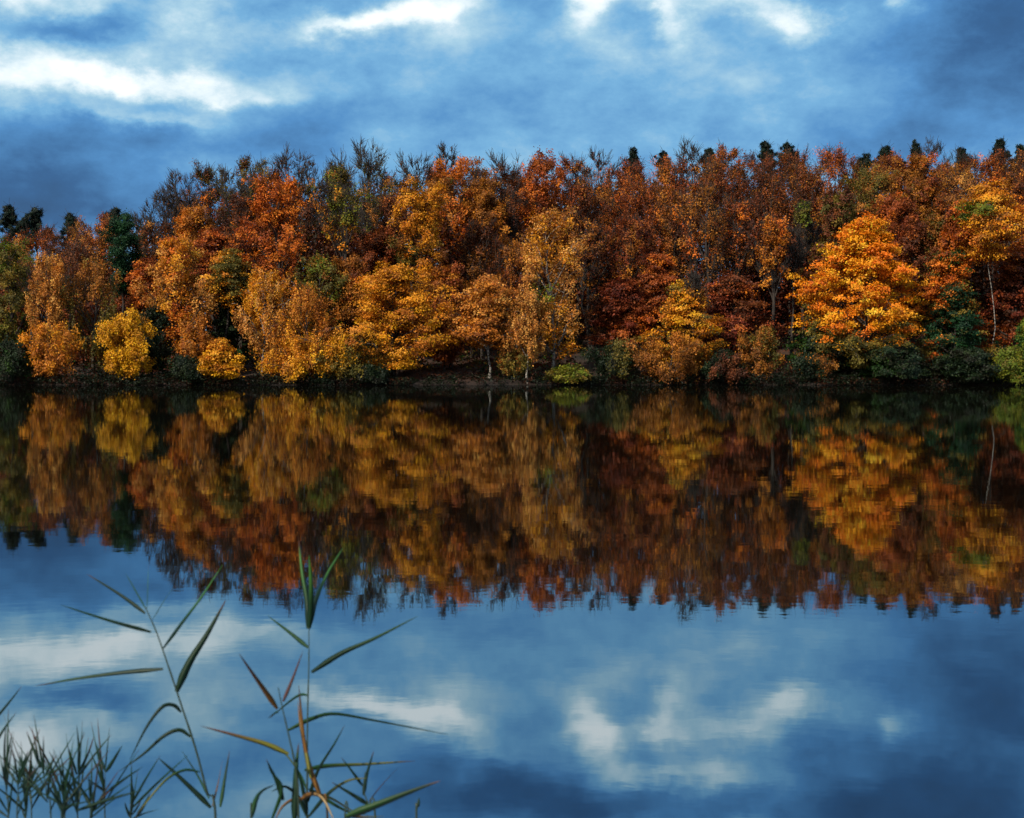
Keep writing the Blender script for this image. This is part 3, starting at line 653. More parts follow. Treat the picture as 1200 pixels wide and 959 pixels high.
# ------------------------------------------------------------------ undergrowth: brush nobody could count
def undergrowth():
    rng = np.random.default_rng(77)
    n0 = 5200
    x = rng.uniform(-62, 62, n0); d = rng.uniform(0, 1, n0) ** 1.6 * 52 + 0.3
    y = shore(x) + d
    keep = np.sin(x * 0.35 + 1) + np.sin(x * 0.9 + y * 0.4) + rng.normal(0, 0.7, n0) > -0.6
    openb = (x > -9.5) & (x < 5) & (d < 5)             # the open leafy bank keeps bare
    keep &= ~(openb & (rng.random(n0) < 0.6))
    x, y, d = x[keep], y[keep], d[keep]
    z = terrain(x, y)
    pal = np.concatenate([PALLIN['brown'], PALLIN['olive'], PALLIN['green'], PALLIN['deepred']]) * 0.75
    hgt = rng.uniform(0.3, 1.5, len(x)) * np.clip(0.35 + d / 8, 0.4, 1.2)
    reps = 26
    ci = np.repeat(np.arange(len(x)), reps); n = len(ci)
    c = np.stack([x[ci] + rng.normal(0, .4, n), y[ci] + rng.normal(0, .4, n), z[ci] + hgt[ci] * rng.random(n) ** 0.7], -1)
    c[:, 2] = np.maximum(c[:, 2], 0.1)
    nor = rng.normal(0, 1, (n, 3)); nor[:, 2] = abs(nor[:, 2]) + .4; nor /= np.linalg.norm(nor, axis=1)[:, None]
    tg = np.cross(nor, rng.normal(0, 1, (n, 3))); tg /= np.linalg.norm(tg, axis=1)[:, None]
    bt = np.cross(nor, tg); sz = rng.uniform(.08, .17, n)[:, None]
    v = np.stack([c - tg * sz, c - bt * sz * .6, c + tg * sz, c + bt * sz * .6], 1).reshape(-1, 3)
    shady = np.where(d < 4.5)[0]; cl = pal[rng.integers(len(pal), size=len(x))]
    cl[shady] = PALLIN['shade'][rng.integers(4, size=len(shady))] * .6  # near the water the bank's shade is put into the leaf colours
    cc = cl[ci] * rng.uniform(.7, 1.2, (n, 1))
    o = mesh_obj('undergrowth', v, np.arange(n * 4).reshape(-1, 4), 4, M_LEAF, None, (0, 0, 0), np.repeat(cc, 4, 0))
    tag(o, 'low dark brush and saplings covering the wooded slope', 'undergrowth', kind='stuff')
undergrowth()

def waterside_brush():
    """dark tangled brush hanging over the edge of the bank"""
    rng = np.random.default_rng(78)
    n0 = 2700
    x = rng.uniform(-105, 105, n0); x = x[~((x > -9) & (x < 3.5) & (rng.random(n0) < .6))]
    amp = 0.55 + 0.45 * np.sin(x * 0.55) * np.sin(x * 0.23 + 1)
    y = shore(x) + rng.uniform(-0.35, 1.6, len(x)); top = (0.45 + 1.15 * amp * rng.random(len(x)))
    reps = 30; ci = np.repeat(np.arange(len(x)), reps); n = len(ci)
    c = np.stack([x[ci] + rng.normal(0, .28, n), y[ci] + rng.normal(0, .25, n), 0.06 + top[ci] * rng.random(n)], -1)
    nor = rng.normal(0, 1, (n, 3)); nor[:, 2] = abs(nor[:, 2]) + .4; nor /= np.linalg.norm(nor, axis=1)[:, None]
    tg = np.cross(nor, rng.normal(0, 1, (n, 3))); tg /= np.linalg.norm(tg, axis=1)[:, None]
    bt = np.cross(nor, tg); sz = rng.uniform(.07, .15, n)[:, None]
    v = np.stack([c - tg * sz, c - bt * sz * .5, c + tg * sz, c + bt * sz * .5], 1).reshape(-1, 3)
    pal = np.concatenate([PALLIN['shade'], PALLIN['shade'], PALLIN['brown'] * .5]) * 0.6  # palette dimmed, shade of the bank edge painted into the brush
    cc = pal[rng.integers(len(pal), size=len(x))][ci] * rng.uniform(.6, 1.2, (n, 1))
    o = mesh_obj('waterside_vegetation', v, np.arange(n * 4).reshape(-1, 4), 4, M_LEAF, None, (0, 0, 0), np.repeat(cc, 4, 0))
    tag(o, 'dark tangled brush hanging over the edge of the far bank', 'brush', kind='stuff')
waterside_brush()

def fallen_leaves():
    rng = np.random.default_rng(80)
    n = 5000
    x = rng.uniform(-10, 5, n); d = rng.uniform(0.2, 1, n) ** 1.5 * 14
    c = np.stack([x, shore(x) + d, terrain(x, shore(x) + d) + rng.uniform(.01, .05, n)], -1)
    nor = rng.normal(0, .35, (n, 3)); nor[:, 2] = 1; nor /= np.linalg.norm(nor, axis=1)[:, None]
    tg = np.cross(nor, rng.normal(0, 1, (n, 3))); tg /= np.linalg.norm(tg, axis=1)[:, None]
    bt = np.cross(nor, tg); sz = rng.uniform(.05, .12, n)[:, None]
    v = np.stack([c - tg * sz, c - bt * sz * .7, c + tg * sz, c + bt * sz * .7], 1).reshape(-1, 3)
    pal = np.concatenate([PALLIN['rust'], PALLIN['brown'], PALLIN['deepred'], PALLIN['brown'], PALLIN['shade']]) * .7
    cc = pal[rng.integers(len(pal), size=n)] * rng.uniform(.6, 1.1, (n, 1))
    o = mesh_obj('fallen_leaves', v, np.arange(n * 4).reshape(-1, 4), 4, M_LEAF, None, (0, 0, 0), np.repeat(cc, 4, 0))
    tag(o, 'russet fallen leaves strewn over the open bank', 'fallen leaves', kind='stuff')
fallen_leaves()

def deep_wood():
    """the wood behind the trees one can tell apart: one mass of stems and brown crowns"""
    rng = np.random.default_rng(79)
    V = []; Cc = []; tb = Tubes()
    for k in range(820):
        px = rng.uniform(-60, 1260); row = rng.random()
        dy = 17 + row * 50
        if k >= 440:                              # on both sides, where the nearer trees stop
            px = rng.uniform(70, 800) * (-1) if k % 2 else 1200 + rng.uniform(70, 800)
            dy = 3 + row * 60
        Y = SH + dy
        top = np.interp(px, [0, 120, 200, 240, 400, 1200], [288, 274, 246, 208, 196, 194]) + rng.uniform(0, 34) + (1 - row) * 60
        p = at(px, top, Y); zb = float(terrain(p[0], p[1])); h = float(p[2]) - zb
        if h < 4: continue
        rad = rng.uniform(2.0, 3.2)
        tz = np.linspace(-.2, h * .85, 5)
        tb.add(np.stack([p[0] + np.cumsum(rng.normal(0, .12, 5)), p[1] + np.cumsum(rng.normal(0, .12, 5)), zb + tz], -1), np.linspace(.2, .05, 5), 5)
        nc = 60
        u = rng.random(nc); cz = zb + h * (0.12 + 0.88 * u)
        rr = rad * np.power(np.sin(np.pi * (0.12 + 0.84 * u)), .5) * np.sqrt(rng.random(nc)); aa = rng.uniform(0, 6.28, nc)
        cen = np.stack([p[0] + rr * np.cos(aa), p[1] + rr * np.sin(aa), cz], -1)
        reps = 18; ci = np.repeat(np.arange(nc), reps); n = len(ci)
        c = cen[ci] + rng.normal(0, 1, (n, 3)) * np.array([.5, .5, .3])
        c[:, 2] = np.minimum(c[:, 2], p[2] + .5)
        nor = rng.normal(0, 1, (n, 3)); nor[:, 2] = abs(nor[:, 2]) + .5; nor /= np.linalg.norm(nor, axis=1)[:, None]
        tg = np.cross(nor, rng.normal(0, 1, (n, 3))); tg /= np.linalg.norm(tg, axis=1)[:, None]
        bt = np.cross(nor, tg); sz = rng.uniform(.13, .26, n)[:, None]
        V.append(np.stack([c - tg * sz, c - bt * sz * .6, c + tg * sz, c + bt * sz * .6], 1).reshape(-1, 3))
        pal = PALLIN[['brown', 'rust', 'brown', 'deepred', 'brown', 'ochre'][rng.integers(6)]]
        cl_ = pal[rng.integers(len(pal), size=nc)] * rng.uniform(.4, .8, (nc, 1))  # crown colours dimmed to paint deep shade into the gaps between nearer trees
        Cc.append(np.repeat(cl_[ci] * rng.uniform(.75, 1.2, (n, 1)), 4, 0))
    v = np.concatenate(V)
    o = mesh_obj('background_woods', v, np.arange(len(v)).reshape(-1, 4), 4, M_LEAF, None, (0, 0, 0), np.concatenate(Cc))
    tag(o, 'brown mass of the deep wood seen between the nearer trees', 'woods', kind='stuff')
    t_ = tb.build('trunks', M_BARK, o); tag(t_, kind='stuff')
deep_wood()

# ------------------------------------------------------------------ reeds in the foreground
GREEN = lin((36, 74, 34)); DGREEN = lin((22, 50, 30)); LGREEN = lin((70, 122, 50)); YGREEN = lin((120, 118, 44))
RED = lin((100, 62, 46)); ORANGE = lin((128, 88, 36)); BRONZE = lin((84, 54, 40)); STRAW = lin((196, 168, 118)); STEMC = lin((48, 62, 48))
rrng = np.random.default_rng(5)

def catmull(P, n):
    P = np.asarray(P, dtype=float)
    if len(P) == 2: P = np.array([P[0], P[0] * .67 + P[1] * .33, P[0] * .33 + P[1] * .67, P[1]])
    Q = np.vstack([2 * P[0] - P[1], P, 2 * P[-1] - P[-2]])
    out = []
    m = len(P) - 1
    for s in np.linspace(0, m, n):
        i = min(int(s), m - 1); t = s - i
        p0, p1, p2, p3 = Q[i], Q[i + 1], Q[i + 2], Q[i + 3]
        out.append(0.5 * ((2 * p1) + (p2 - p0) * t + (2 * p0 - 5 * p1 + 4 * p2 - p3) * t * t + (3 * p1 - p0 - 3 * p2 + p3) * t ** 3))
    return np.array(out)

def blade(parent, origin, pts, wpx, c0, c1, Y, dz=None):
    """one reed leaf: a folded, tapering blade along pixel points at its own real distance"""
    if dz is None: dz = rrng.uniform(-0.16, 0.16)
    k = len(pts)
    P = [at(p[0], p[1], Y + dz * (i / (k - 1)) ** 1.2) for i, p in enumerate(pts)]
    if k == 2:
        mid = (P[0] + P[1]) / 2; L = np.linalg.norm(P[1] - P[0])
        P = [P[0], mid + np.array([0, 0, L * rrng.uniform(0.0, 0.035)]), P[1]]
    n = 18
    C = catmull(P, n)
    s = np.linspace(0, 1, n)
    wid = 0.86 * wpx / F * Y * 0.5 * np.minimum(1, 0.45 + s * 3.2) * np.power(np.clip(1 - s, 0, 1), 0.62)
    wid = np.maximum(wid, 0.0004)
    t = np.gradient(C, axis=0); t /= np.linalg.norm(t, axis=1)[:, None]
    view = np.array([0, 1.0, 0])
    side = np.cross(t, view); side /= np.linalg.norm(side, axis=1)[:, None] + 1e-9
    tw = rrng.uniform(-0.5, 0.5) + 0.5 * (s - 0.4) * rrng.uniform(-1, 1)
    nrm = np.cross(side, t)
    side2 = side * np.cos(tw)[:, None] + nrm * np.sin(tw)[:, None]
    nrm2 = np.cross(side2, t)
    a = C + side2 * wid[:, None] + nrm2 * (wid * 0.25)[:, None]
    b = C - side2 * wid[:, None] + nrm2 * (wid * 0.25)[:, None]
    th = np.minimum(0.0007, wid * 0.3)[:, None]
    top = C + nrm2 * th; bot = C - nrm2 * th
    V = np.stack([a, top, b, bot], 1).reshape(-1, 3)
    i = np.arange(n - 1)[:, None] * 4; j = np.arange(4)[None, :]; j2 = (j + 1) % 4
    Fq = np.stack([i + j, i + j2, i + 4 + j2, i + 4 + j], -1).reshape(-1, 4)
    mixf = smooth01((s - 0.25) / 0.6)[:, None]
    c = np.array(c0) * (1 - mixf) + np.array(c1) * mixf
    c = c * rrng.uniform(0.85, 1.15)
    if rrng.random() < .5:                        # dry tip
        dry = smooth01((s - .84) / .1)[:, None]; c = c * (1 - dry) + np.array(BRONZE) * dry
    return mesh_obj('leaf', V, Fq, 4, M_REED, parent, origin, np.clip(np.repeat(c, 4, 0), 0.001, .9), smooth=True)

def reed(label, Y, stem, r_mm, leaves, stemcol=STEMC):
    P = [at(x, y, Y) for x, y in stem]            # from the lowest visible point upwards
    foot = P[0].copy()
    foot[2] = float(terrain(foot[0], foot[1])) - 0.03
    foot[0] += (P[0][0] - P[1][0]) * 0.6
    origin = tuple(foot)
    root = empty('reed', origin)
    tag(root, label, 'reed', 'reeds in the foreground water')
    C = catmull([foot] + P, 26)
    tb = Tubes()
    s = np.linspace(0, 1, 26)
    rad = r_mm / 1000 * (1.15 - 0.75 * s)
    rad = rad * (1 + 0.22 * ((np.arange(26) % 5) == 2))
    tb.add(C, rad, 7, np.array(stemcol) * (0.8 + 0.4 * s[:, None]))
    tb.build('stem', M_STEM, root, origin)
    for lf in leaves:
        pts, w_, c0, c1 = lf[:4]
        blade(root, origin, pts, w_, c0, c1, Y, lf[4] if len(lf) > 4 else None)
    return root

reed('tall leaning reed with wide open leaves, left of the upright green-topped reed', 4.0,
     [(253, 962), (243, 930), (230, 880), (212, 825), (197, 780), (183, 740), (170, 711)], 3.6, [
     ([(170, 719), (140, 697), (102, 673)], 7.5, DGREEN, DGREEN),
     ([(177, 741), (130, 728), (71, 709)], 6, DGREEN, GREEN),
     ([(170, 713), (160, 695), (147, 672)], 5, GREEN, GREEN, .35),
     ([(172, 713), (173, 690), (174, 662)], 4, GREEN, LGREEN, .4),
     ([(179, 726), (191, 706), (205, 686)], 4.5, GREEN, GREEN, .4),
     ([(191, 760), (213, 730), (235, 701), (261, 662)], 6.5, DGREEN, LGREEN, .35),
     ([(207, 811), (222, 777), (243, 743), (265, 703)], 13, DGREEN, DGREEN, .05),
     ([(191, 784), (145, 788), (92, 795), (42, 804)], 7.5, DGREEN, GREEN),
     ([(212, 835), (203, 827), (190, 829), (172, 852), (152, 891)], 8, DGREEN, DGREEN),
     ([(223, 864), (210, 856), (192, 863), (168, 884), (140, 904)], 8, DGREEN, DGREEN),
     ([(247, 947), (228, 928), (205, 906), (185, 888)], 9, DGREEN, DGREEN),
     ([(234, 905), (216, 903), (196, 913), (176, 935), (158, 958)], 5.5, GREEN, YGREEN),
     ([(245, 936), (232, 910), (213, 880)], 4.5, GREEN, DGREEN),
     ([(258, 946), (263, 915), (269, 880)], 6, GREEN, DGREEN),
     ([(249, 945), (256, 915), (261, 890)], 3.5, ORANGE, ORANGE, .3),
     ])
reed('upright reed topped by a sheaf of bright green leaves', 4.1,
     [(360, 962), (360, 920), (360, 874), (361, 815), (362, 780), (362, 735)], 3.2, [
     ([(361, 737), (360, 705), (354, 670), (350, 632)], 9, DGREEN, LGREEN, .1),
     ([(362, 737), (364, 705), (364, 680), (362, 651)], 11, DGREEN, LGREEN, -.05),
     ([(363, 735), (369, 706), (382, 675), (402, 642)], 8.5, DGREEN, LGREEN, .25),
     ([(361, 759), (340, 742), (314, 722)], 7, GREEN, GREEN),
     ([(365, 788), (400, 766), (440, 748), (490, 722)], 9, DGREEN, GREEN),
     ([(361, 815), (352, 815), (340, 822), (316, 842)], 6.5, GREEN, DGREEN),
     ([(338, 856), (365, 843), (392, 837), (440, 845), (525, 861)], 8, GREEN, DGREEN),
     ([(357, 903), (385, 898), (430, 896), (486, 892)], 9, GREEN, YGREEN),
     ([(362, 925), (378, 935), (400, 948), (425, 958)], 9, GREEN, GREEN),
     ([(361, 940), (372, 905), (392, 872), (404, 850)], 6, DGREEN, GREEN, -.15),
     ([(360, 950), (352, 915), (344, 888)], 8, DGREEN, GREEN, -.1),
     ([(361, 958), (385, 930), (408, 915), (430, 912)], 6, DGREEN, YGREEN, -.15),
     ([(360, 958), (350, 935), (334, 922), (318, 928)], 7, DGREEN, DGREEN, -.12),
     ([(361, 930), (350, 905), (330, 880), (308, 872)], 4.5, GREEN, YGREEN, .3),
     ])
reed('short reed with orange and pink leaves in front of the upright reed', 3.8,
     [(350, 962), (347, 905), (338, 860), (331, 830), (326, 806)], 3.0, [
     ([(325, 831), (312, 812), (298, 792), (280, 766)], 8.5, ORANGE, RED),
     ([(332, 822), (343, 795), (355, 763)], 6, RED, RED, .25),
     ([(338, 884), (310, 872), (275, 862), (235, 851)], 9.5, YGREEN, RED),
     ([(326, 834), (322, 836), (314, 842)], 4, GREEN, DGREEN),
     ([(345, 962), (346, 930), (347, 900), (350, 871)], 12, DGREEN, GREEN, .05),
     ([(332, 938), (324, 915), (312, 890)], 8, DGREEN, DGREEN),
     ])
reed('yellow brown withered reed blade standing against the upright reed', 3.9,
     [(384, 962), (375, 935), (367, 912)], 3.4, [
     ([(376, 935), (364, 905), (356, 868), (350, 803)], 11, ORANGE, ORANGE, .05),
     ([(364, 912), (358, 880), (352, 850), (349, 822)], 7, YGREEN, ORANGE, .1),
     ([(352, 938), (364, 931), (378, 936), (392, 962)], 8, ORANGE, STRAW, -.1),
     ([(356, 936), (342, 938), (330, 947), (322, 962)], 6, ORANGE, ORANGE, -.1),
     ([(374, 930), (392, 938), (412, 950), (432, 956)], 5, YGREEN, STRAW),
     ], ORANGE)
reed('low reed with one thick green blade pointing right', 3.7,
     [(404, 966), (410, 955)], 3.2, [
     ([(405, 958), (440, 945), (480, 929), (517, 915)], 17, GREEN, DGREEN, -.05),
     ([(408, 956), (425, 958), (450, 957)], 6, ORANGE, YGREEN),
     ])
reed('small forked dark reed right of the upright reed', 4.0,
     [(440, 962), (432, 943), (426, 925), (428, 905)], 2.6, [
     ([(431, 943), (412, 931), (389, 917)], 7.5, DGREEN, DGREEN),
     ([(426, 932), (430, 908), (438, 880)], 7, DGREEN, DGREEN),
     ([(425, 921), (414, 906), (400, 888)], 5, DGREEN, GREEN),
     ([(432, 940), (448, 920), (468, 898)], 3.5, RED, RED, .3),
     ])
reed('snapped dark reed stub furthest right in the foreground', 4.0, [(488, 966), (488, 955), (490, 937)], 3.6, [
     ([(489, 946), (491, 941), (491, 934)], 5, DGREEN, DGREEN)])
reed('green reed bowed over into an arch left of the orange-leaved reed', 3.8,
     [(294, 966), (295, 958)], 2.8, [
     ([(295, 958), (300, 938), (308, 927), (322, 920)], 9, GREEN, DGREEN),
     ([(318, 962), (330, 925), (318, 905), (313, 892)], 6, GREEN, DGREEN)])
# the low thicket at the left
def tuft(label, Y, stem, tips, nodes=None, extra=()):
    lv = []
    k = len(stem)
    for i, (tx, ty) in enumerate(tips):
        s = stem[-1] if nodes is None else nodes[i % len(nodes)]
        mx = (s[0] * .5 + tx * .5 + rrng.uniform(-2, 2), s[1] * .5 + ty * .5 - 1)
        lv.append(([s, mx, (tx, ty)], rrng.uniform(3.4, 6.0), DGREEN, DGREEN if rrng.random() < .8 else BRONZE))
    for _ in range(6):
        i = rrng.uniform(0.2, k - 1); a = stem[int(i)]; b = stem[min(int(i) + 1, k - 1)]; f = i - int(i)
        sx, sy = a[0] * (1 - f) + b[0] * f, a[1] * (1 - f) + b[1] * f
        ang = rrng.normal(0, .5); ln = rrng.uniform(34, 104)
        tx, ty = sx + math.sin(ang) * ln, sy - math.cos(ang) * ln
        lv.append(([(sx, sy), (sx * .5 + tx * .5, sy * .5 + ty * .5 - 1.5), (tx, ty)], rrng.uniform(2.6, 4.4), DGREEN, GREEN if rrng.random() < .75 else BRONZE))
    lv += list(extra)
    reed(label, Y, stem, 2.4, lv)
tuft('small dark reed with three upright leaf tips beside the leaning reed', 4.1, [(91, 964), (91, 935), (92, 908)],
     [(90, 850), (110, 863), (78, 871), (98, 857), (57, 880)], [(92, 908), (93, 905), (90, 908), (91, 900), (88, 932)])
tuft('small dark reed nearest the foot of the leaning reed', 4.2, [(123, 964), (123, 935), (123, 903)],
     [(110, 896), (143, 874), (113, 871), (167, 899), (100, 912)], [(123, 918), (124, 905), (123, 903), (124, 930), (123, 928)])
tuft('dark reed with a tall split leaf cluster in the left thicket', 4.0, [(60, 964), (55, 935), (51, 905)],
     [(31, 857), (51, 863), (37, 852), (66, 885), (9, 878)], [(48, 900), (51, 905), (46, 900), (53, 908), (50, 931)])
tuft('dark reed leaning out at the left frame edge', 3.9, [(10, 964), (8, 935), (6, 912)],
     [(25, 805), (19, 835), (7, 850), (14, 858)], [(-8, 846), (-6, 872), (6, 912), (4, 905)])
tuft('bushy dark reed low in the left corner', 3.8, [(20, 966), (22, 938), (20, 915)],
     [(4, 890), (33, 880), (42, 899), (-4, 905), (12, 872)], [(20, 918), (21, 915), (22, 925), (20, 930), (20, 912)])
tuft('dark reed with blades flung flat across the bottom of the left thicket', 3.7, [(72, 968), (74, 955), (72, 944)],
     [(168, 926), (40, 925), (112, 938), (52, 915)], [(90, 950), (72, 944), (74, 948), (72, 946)])
tuft('short dark reed stub between the thicket and the leaning reed', 4.2, [(153, 966), (154, 950), (154, 936)],
     [(154, 915), (166, 935), (176, 930), (146, 940)], [(154, 945), (155, 955), (160, 957), (153, 958)])
tuft('tiny dark reed sprouting behind the left corner clump', 4.4, [(37, 964), (37, 940), (35, 920)],
     [(26, 893), (48, 897), (36, 884), (60, 910)], [(35, 922), (36, 924), (35, 920), (37, 935)])

tuft('dark reed with crossing blades between the two nearest left edge reeds', 4.1, [(30, 966), (30, 945), (31, 925)],
     [(38, 872), (22, 880), (50, 890), (14, 900)], [(31, 925), (31, 928), (30, 932), (30, 935)])
tuft('slender dark reed right of the tall split leaf cluster', 4.3, [(76, 966), (75, 945), (74, 925)],
     [(70, 880), (84, 886), (62, 900), (95, 905)], [(74, 925), (74, 928), (75, 935), (75, 938)])
tuft('dark reed spreading low between the two small reeds by the leaning one', 4.0, [(106, 968), (107, 952), (106, 938)],
     [(104, 905), (118, 912), (92, 918), (130, 925)], [(106, 938), (106, 940), (107, 945), (107, 948)])

# ------------------------------------------------------------------ light
SUN_EL, SUN_AZ = 36.0, 220.0       # azimuth clockwise from +Y: behind the camera, a little to its left
sd = bpy.data.lights.new('sun', 'SUN'); sd.energy = 5.0; sd.angle = R(0.5); sd.color = (1.0, 0.88, 0.72)
so = bpy.data.objects.new('sun', sd); COL.objects.link(so)
d = Vector((math.sin(R(SUN_AZ)) * math.cos(R(SUN_EL)), math.cos(R(SUN_AZ)) * math.cos(R(SUN_EL)), math.sin(R(SUN_EL))))
so.rotation_euler = d.to_track_quat('Z', 'Y').to_euler()
so.location = (-30, -40, 60)

# ------------------------------------------------------------------ sky: Nishita under a broken layer of cloud
wld = bpy.data.worlds.new('World'); scene.world = wld; wld.use_nodes = True
wld.cycles.sampling_method = 'NONE'
nt = wld.node_tree; nt.nodes.clear(); L = nt.links.new
def N(t, **kw):
    n = nt.nodes.new(t)
    for k, v in kw.items(): setattr(n, k, v)
    return n
def M(op, a, b=None, c=None, clamp=False):
    n = N('ShaderNodeMath', operation=op); n.use_clamp = clamp
    for i, v in enumerate((a, b, c)):
        if v is None: continue
        if isinstance(v, (int, float)): n.inputs[i].default_value = v
        else: L(v, n.inputs[i])
    return n.outputs[0]
STR = 0.1
out = N('ShaderNodeOutputWorld'); bg = N('ShaderNodeBackground'); bg.inputs['Strength'].default_value = STR
sky = N('ShaderNodeTexSky', sky_type='NISHITA'); sky.sun_disc = False
sky.sun_elevation = R(SUN_EL); sky.sun_rotation = R(SUN_AZ)
tc = N('ShaderNodeTexCoord'); sep = N('ShaderNodeSeparateXYZ'); L(tc.outputs['Generated'], sep.inputs[0])
X, Yd, Z = sep.outputs
az = M('ARCTAN2', X, Yd)
hyp = M('SQRT', M('ADD', M('MULTIPLY', X, X), M('MULTIPLY', Yd, Yd)))
el = M('ARCTAN2', Z, hyp)
U = M('MULTIPLY', az, F / 100.0); V = M('MULTIPLY', el, F / 100.0)     # hundreds of photo pixels from straight ahead / horizon
def dnoise(sc, stretch, det, rough, off=0.0):
    mp = N('ShaderNodeMapping'); mp.inputs['Scale'].default_value = (1, 1, stretch); mp.inputs['Location'].default_value = (off, off * .7, off * .3)
    L(tc.outputs['Generated'], mp.inputs[0])
    n = N('ShaderNodeTexNoise'); n.inputs['Scale'].default_value = sc; n.inputs['Detail'].default_value = det; n.inputs['Roughness'].default_value = rough
    L(mp.outputs[0], n.inputs['Vector']); return n
wn = dnoise(5.5, 1.5, 4, 0.55, 3.1); wsep = N('ShaderNodeSeparateColor'); L(wn.outputs['Color'], wsep.inputs[0])
wf = dnoise(21, 1.5, 8, 0.62, 7.7); wfs = N('ShaderNodeSeparateColor'); L(wf.outputs['Color'], wfs.inputs[0])
def warp(base, a, ka, b, kb):
    return M('ADD', M('ADD', base, M('MULTIPLY', M('SUBTRACT', a, 0.5), ka)), M('MULTIPLY', M('SUBTRACT', b, 0.5), kb))
U2 = warp(U, wsep.outputs[0], 1.6, wfs.outputs[0], 1.0)
V2 = warp(V, wsep.outputs[1], 0.7, wfs.outputs[1], 0.62)
cmb = N('ShaderNodeCombineXYZ'); L(U2, cmb.inputs[0]); L(V2, cmb.inputs[1])
def blob(acc, px, py, rx, ry, amp, tilt=0.0):
    """acc + amp * exp(-0.8 r^2), an elliptic thickening or gap of the cover in one direction of the sky"""
    cu, cv = (px - 600) / 100.0, (428 - py) / 100.0
    kx, ky = 100.0 / rx * 0.8944, 100.0 / ry * 0.8944
    if tilt:
        q = N('ShaderNodeMapping', vector_type='TEXTURE'); q.inputs['Location'].default_value = (cu, cv, 0)
        q.inputs['Rotation'].default_value = (0, 0, math.atan(tilt)); q.inputs['Scale'].default_value = (1 / kx, 1 / ky, 1)
        L(cmb.outputs[0], q.inputs[0])
    else:
        q = N('ShaderNodeVectorMath', operation='MULTIPLY_ADD'); L(cmb.outputs[0], q.inputs[0])
        q.inputs[1].default_value = (kx, ky, 0); q.inputs[2].default_value = (-cu * kx, -cv * ky, 0)
    dt = N('ShaderNodeVectorMath', operation='DOT_PRODUCT'); L(q.outputs[0], dt.inputs[0]); L(q.outputs[0], dt.inputs[1])
    return M('MULTIPLY_ADD', M('POWER', math.exp(-1), dt.outputs['Value']), amp, acc)
BL = [  # bright breaks
 (70, 112, 130, 23, .43), (190, 112, 84, 17, .34), (-60, 100, 90, 50, .30), (285, 122, 60, 10, .14), (50, 80, 90, 12, .10),
 (20, 8, 90, 24, .40), (110, 28, 60, 12, .14), (222, 42, 34, 26, .24), (195, 78, 34, 10, .10), (300, 60, 60, 30, .10),
 (390, 48, 42, 12, .30), (445, 34, 50, 14, .40, .15), (505, 14, 36, 24, .36, .5), (560, -10, 40, 18, .14),
 (690, 18, 24, 28, .34), (718, 4, 22, 16, .34), (700, -36, 26, 26, .34), (765, -40, 60, 10, .34), (790, 25, 30, 34, .32), (850, -30, 40, 12, .28), (840, 10, 60, 18, .24),
 (925, 40, 28, 14, .26, -.4), (950, 56, 22, 12, .20), (885, 22, 30, 12, .20), (1030, 32, 17, 12, .34), (870, -88, 32, 18, .34), (755, -105, 40, 12, .16), (300, -60, 120, 30, .12),
 (640, 160, 130, 44, .10), (150, 152, 100, 9, .12), (205, 152, 32, 11, .22), (950, 120, 110, 34, .06), (430, 110, 120, 18, .07), (240, 205, 60, 20, .06),
 # dark bellies
 (30, 225, 200, 40, -.30), (60, 262, 160, 22, -.14), (120, 178, 150, 20, -.10), (330, 150, 70, 30, -.10), (90, 56, 60, 11, -.16), (300, 20, 50, 22, -.06), (1160, 70, 130, 110, -.26), (540, 125, 100, 40, -.10), (600, 50, 50, 50, -.08),
 (760, 50, 14, 34, -.12), (620, -80, 150, 44, -.28), (1060, -60, 190, 60, -.30), (800, 50, 220, 40, .08), (480, 60, 200, 40, .07), (150, 60, 180, 60, .03), (380, 80, 120, 12, -.06), (1010, 180, 180, 30, -.06), (900, 90, 80, 20, -.05), (520, -60, 100, 40, -.14), (180, -30, 120, 20, -.08),
]
n1 = dnoise(6.5, 1.9, 9, 0.60).outputs['Fac']; n2 = dnoise(17, 1.7, 10, 0.63, 5.0).outputs['Fac']
B = M('ADD', 0.475, M('MULTIPLY', M('SUBTRACT', n1, 0.5), 0.50))
for b_ in BL: B = blob(B, *b_)
B = M('ADD', B, M('MULTIPLY', M('SUBTRACT', n2, 0.5), M('MULTIPLY_ADD', B, 0.65, 0.20)))
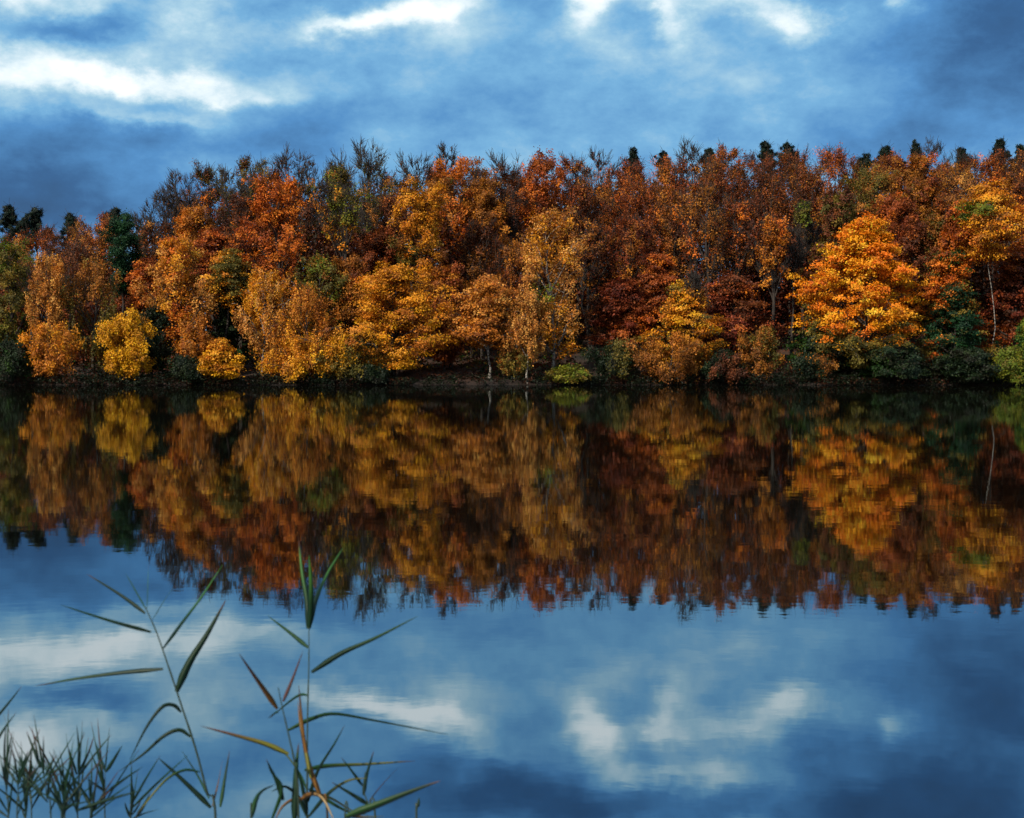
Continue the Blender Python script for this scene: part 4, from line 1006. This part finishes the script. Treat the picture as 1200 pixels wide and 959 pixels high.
# unseen sky overhead and behind is greyed, added to keep the fill neutral
hi = N('ShaderNodeMapRange', interpolation_type='SMOOTHSTEP'); hi.inputs['From Min'].default_value = 0.30; hi.inputs['From Max'].default_value = 0.9; L(el, hi.inputs['Value'])
back = N('ShaderNodeMapRange', interpolation_type='SMOOTHSTEP'); back.inputs['From Min'].default_value = -0.1; back.inputs['From Max'].default_value = -0.8; L(Yd, back.inputs['Value'])
away = M('MAXIMUM', hi.outputs[0], back.outputs[0])
B = M('ADD', B, M('MULTIPLY', away, 0.0), clamp=True)
ramp = N('ShaderNodeValToRGB'); cr = ramp.color_ramp
stops = [(0.0, (38, 70, 108)), (0.18, (50, 97, 148)), (0.36, (82, 144, 202)), (0.52, (120, 180, 224)), (0.68, (174, 213, 234)), (0.84, (222, 237, 243)), (1.0, (246, 249, 250))]
while len(cr.elements) < len(stops): cr.elements.new(0.5)
for e, (p, c) in zip(cr.elements, stops): e.position = p; e.color = (*lin(c), 1)
L(B, ramp.inputs[0])
hsv = N('ShaderNodeHueSaturation'); L(ramp.outputs[0], hsv.inputs['Color'])
L(M('SUBTRACT', 1.0, M('MULTIPLY', away, 0.62)), hsv.inputs['Saturation'])
vm = N('ShaderNodeVectorMath', operation='SCALE'); L(hsv.outputs[0], vm.inputs[0]); 
glare = N('ShaderNodeMapRange', interpolation_type='SMOOTHSTEP'); glare.inputs['From Min'].default_value = 0.6; glare.inputs['From Max'].default_value = 1.0
glare.inputs['To Min'].default_value = 1.0 / STR; glare.inputs['To Max'].default_value = 1.22 / STR
L(B, glare.inputs['Value']); L(glare.outputs[0], vm.inputs['Scale'])
mx = N('ShaderNodeMix', data_type='RGBA'); mx.inputs['Factor'].default_value = 0.94
L(sky.outputs[0], mx.inputs['A']); L(vm.outputs[0], mx.inputs['B'])
L(mx.outputs['Result'], bg.inputs[0]); L(bg.outputs[0], out.inputs[0])

# ------------------------------------------------------------------ render settings
scene.view_settings.view_transform = 'Standard'
try: scene.view_settings.look = 'None'
except Exception: pass
scene.view_settings.exposure = 0.0
scene.view_settings.gamma = 1.0
scene.view_settings.use_curve_mapping = False
scene.render.engine = 'CYCLES'
scene.cycles.use_denoising = True
scene.cycles.max_bounces = 4
scene.cycles.diffuse_bounces = 1
scene.cycles.adaptive_threshold = 0.02
scene.cycles.glossy_bounces = 3
scene.cycles.transmission_bounces = 3
scene.cycles.caustics_reflective = False
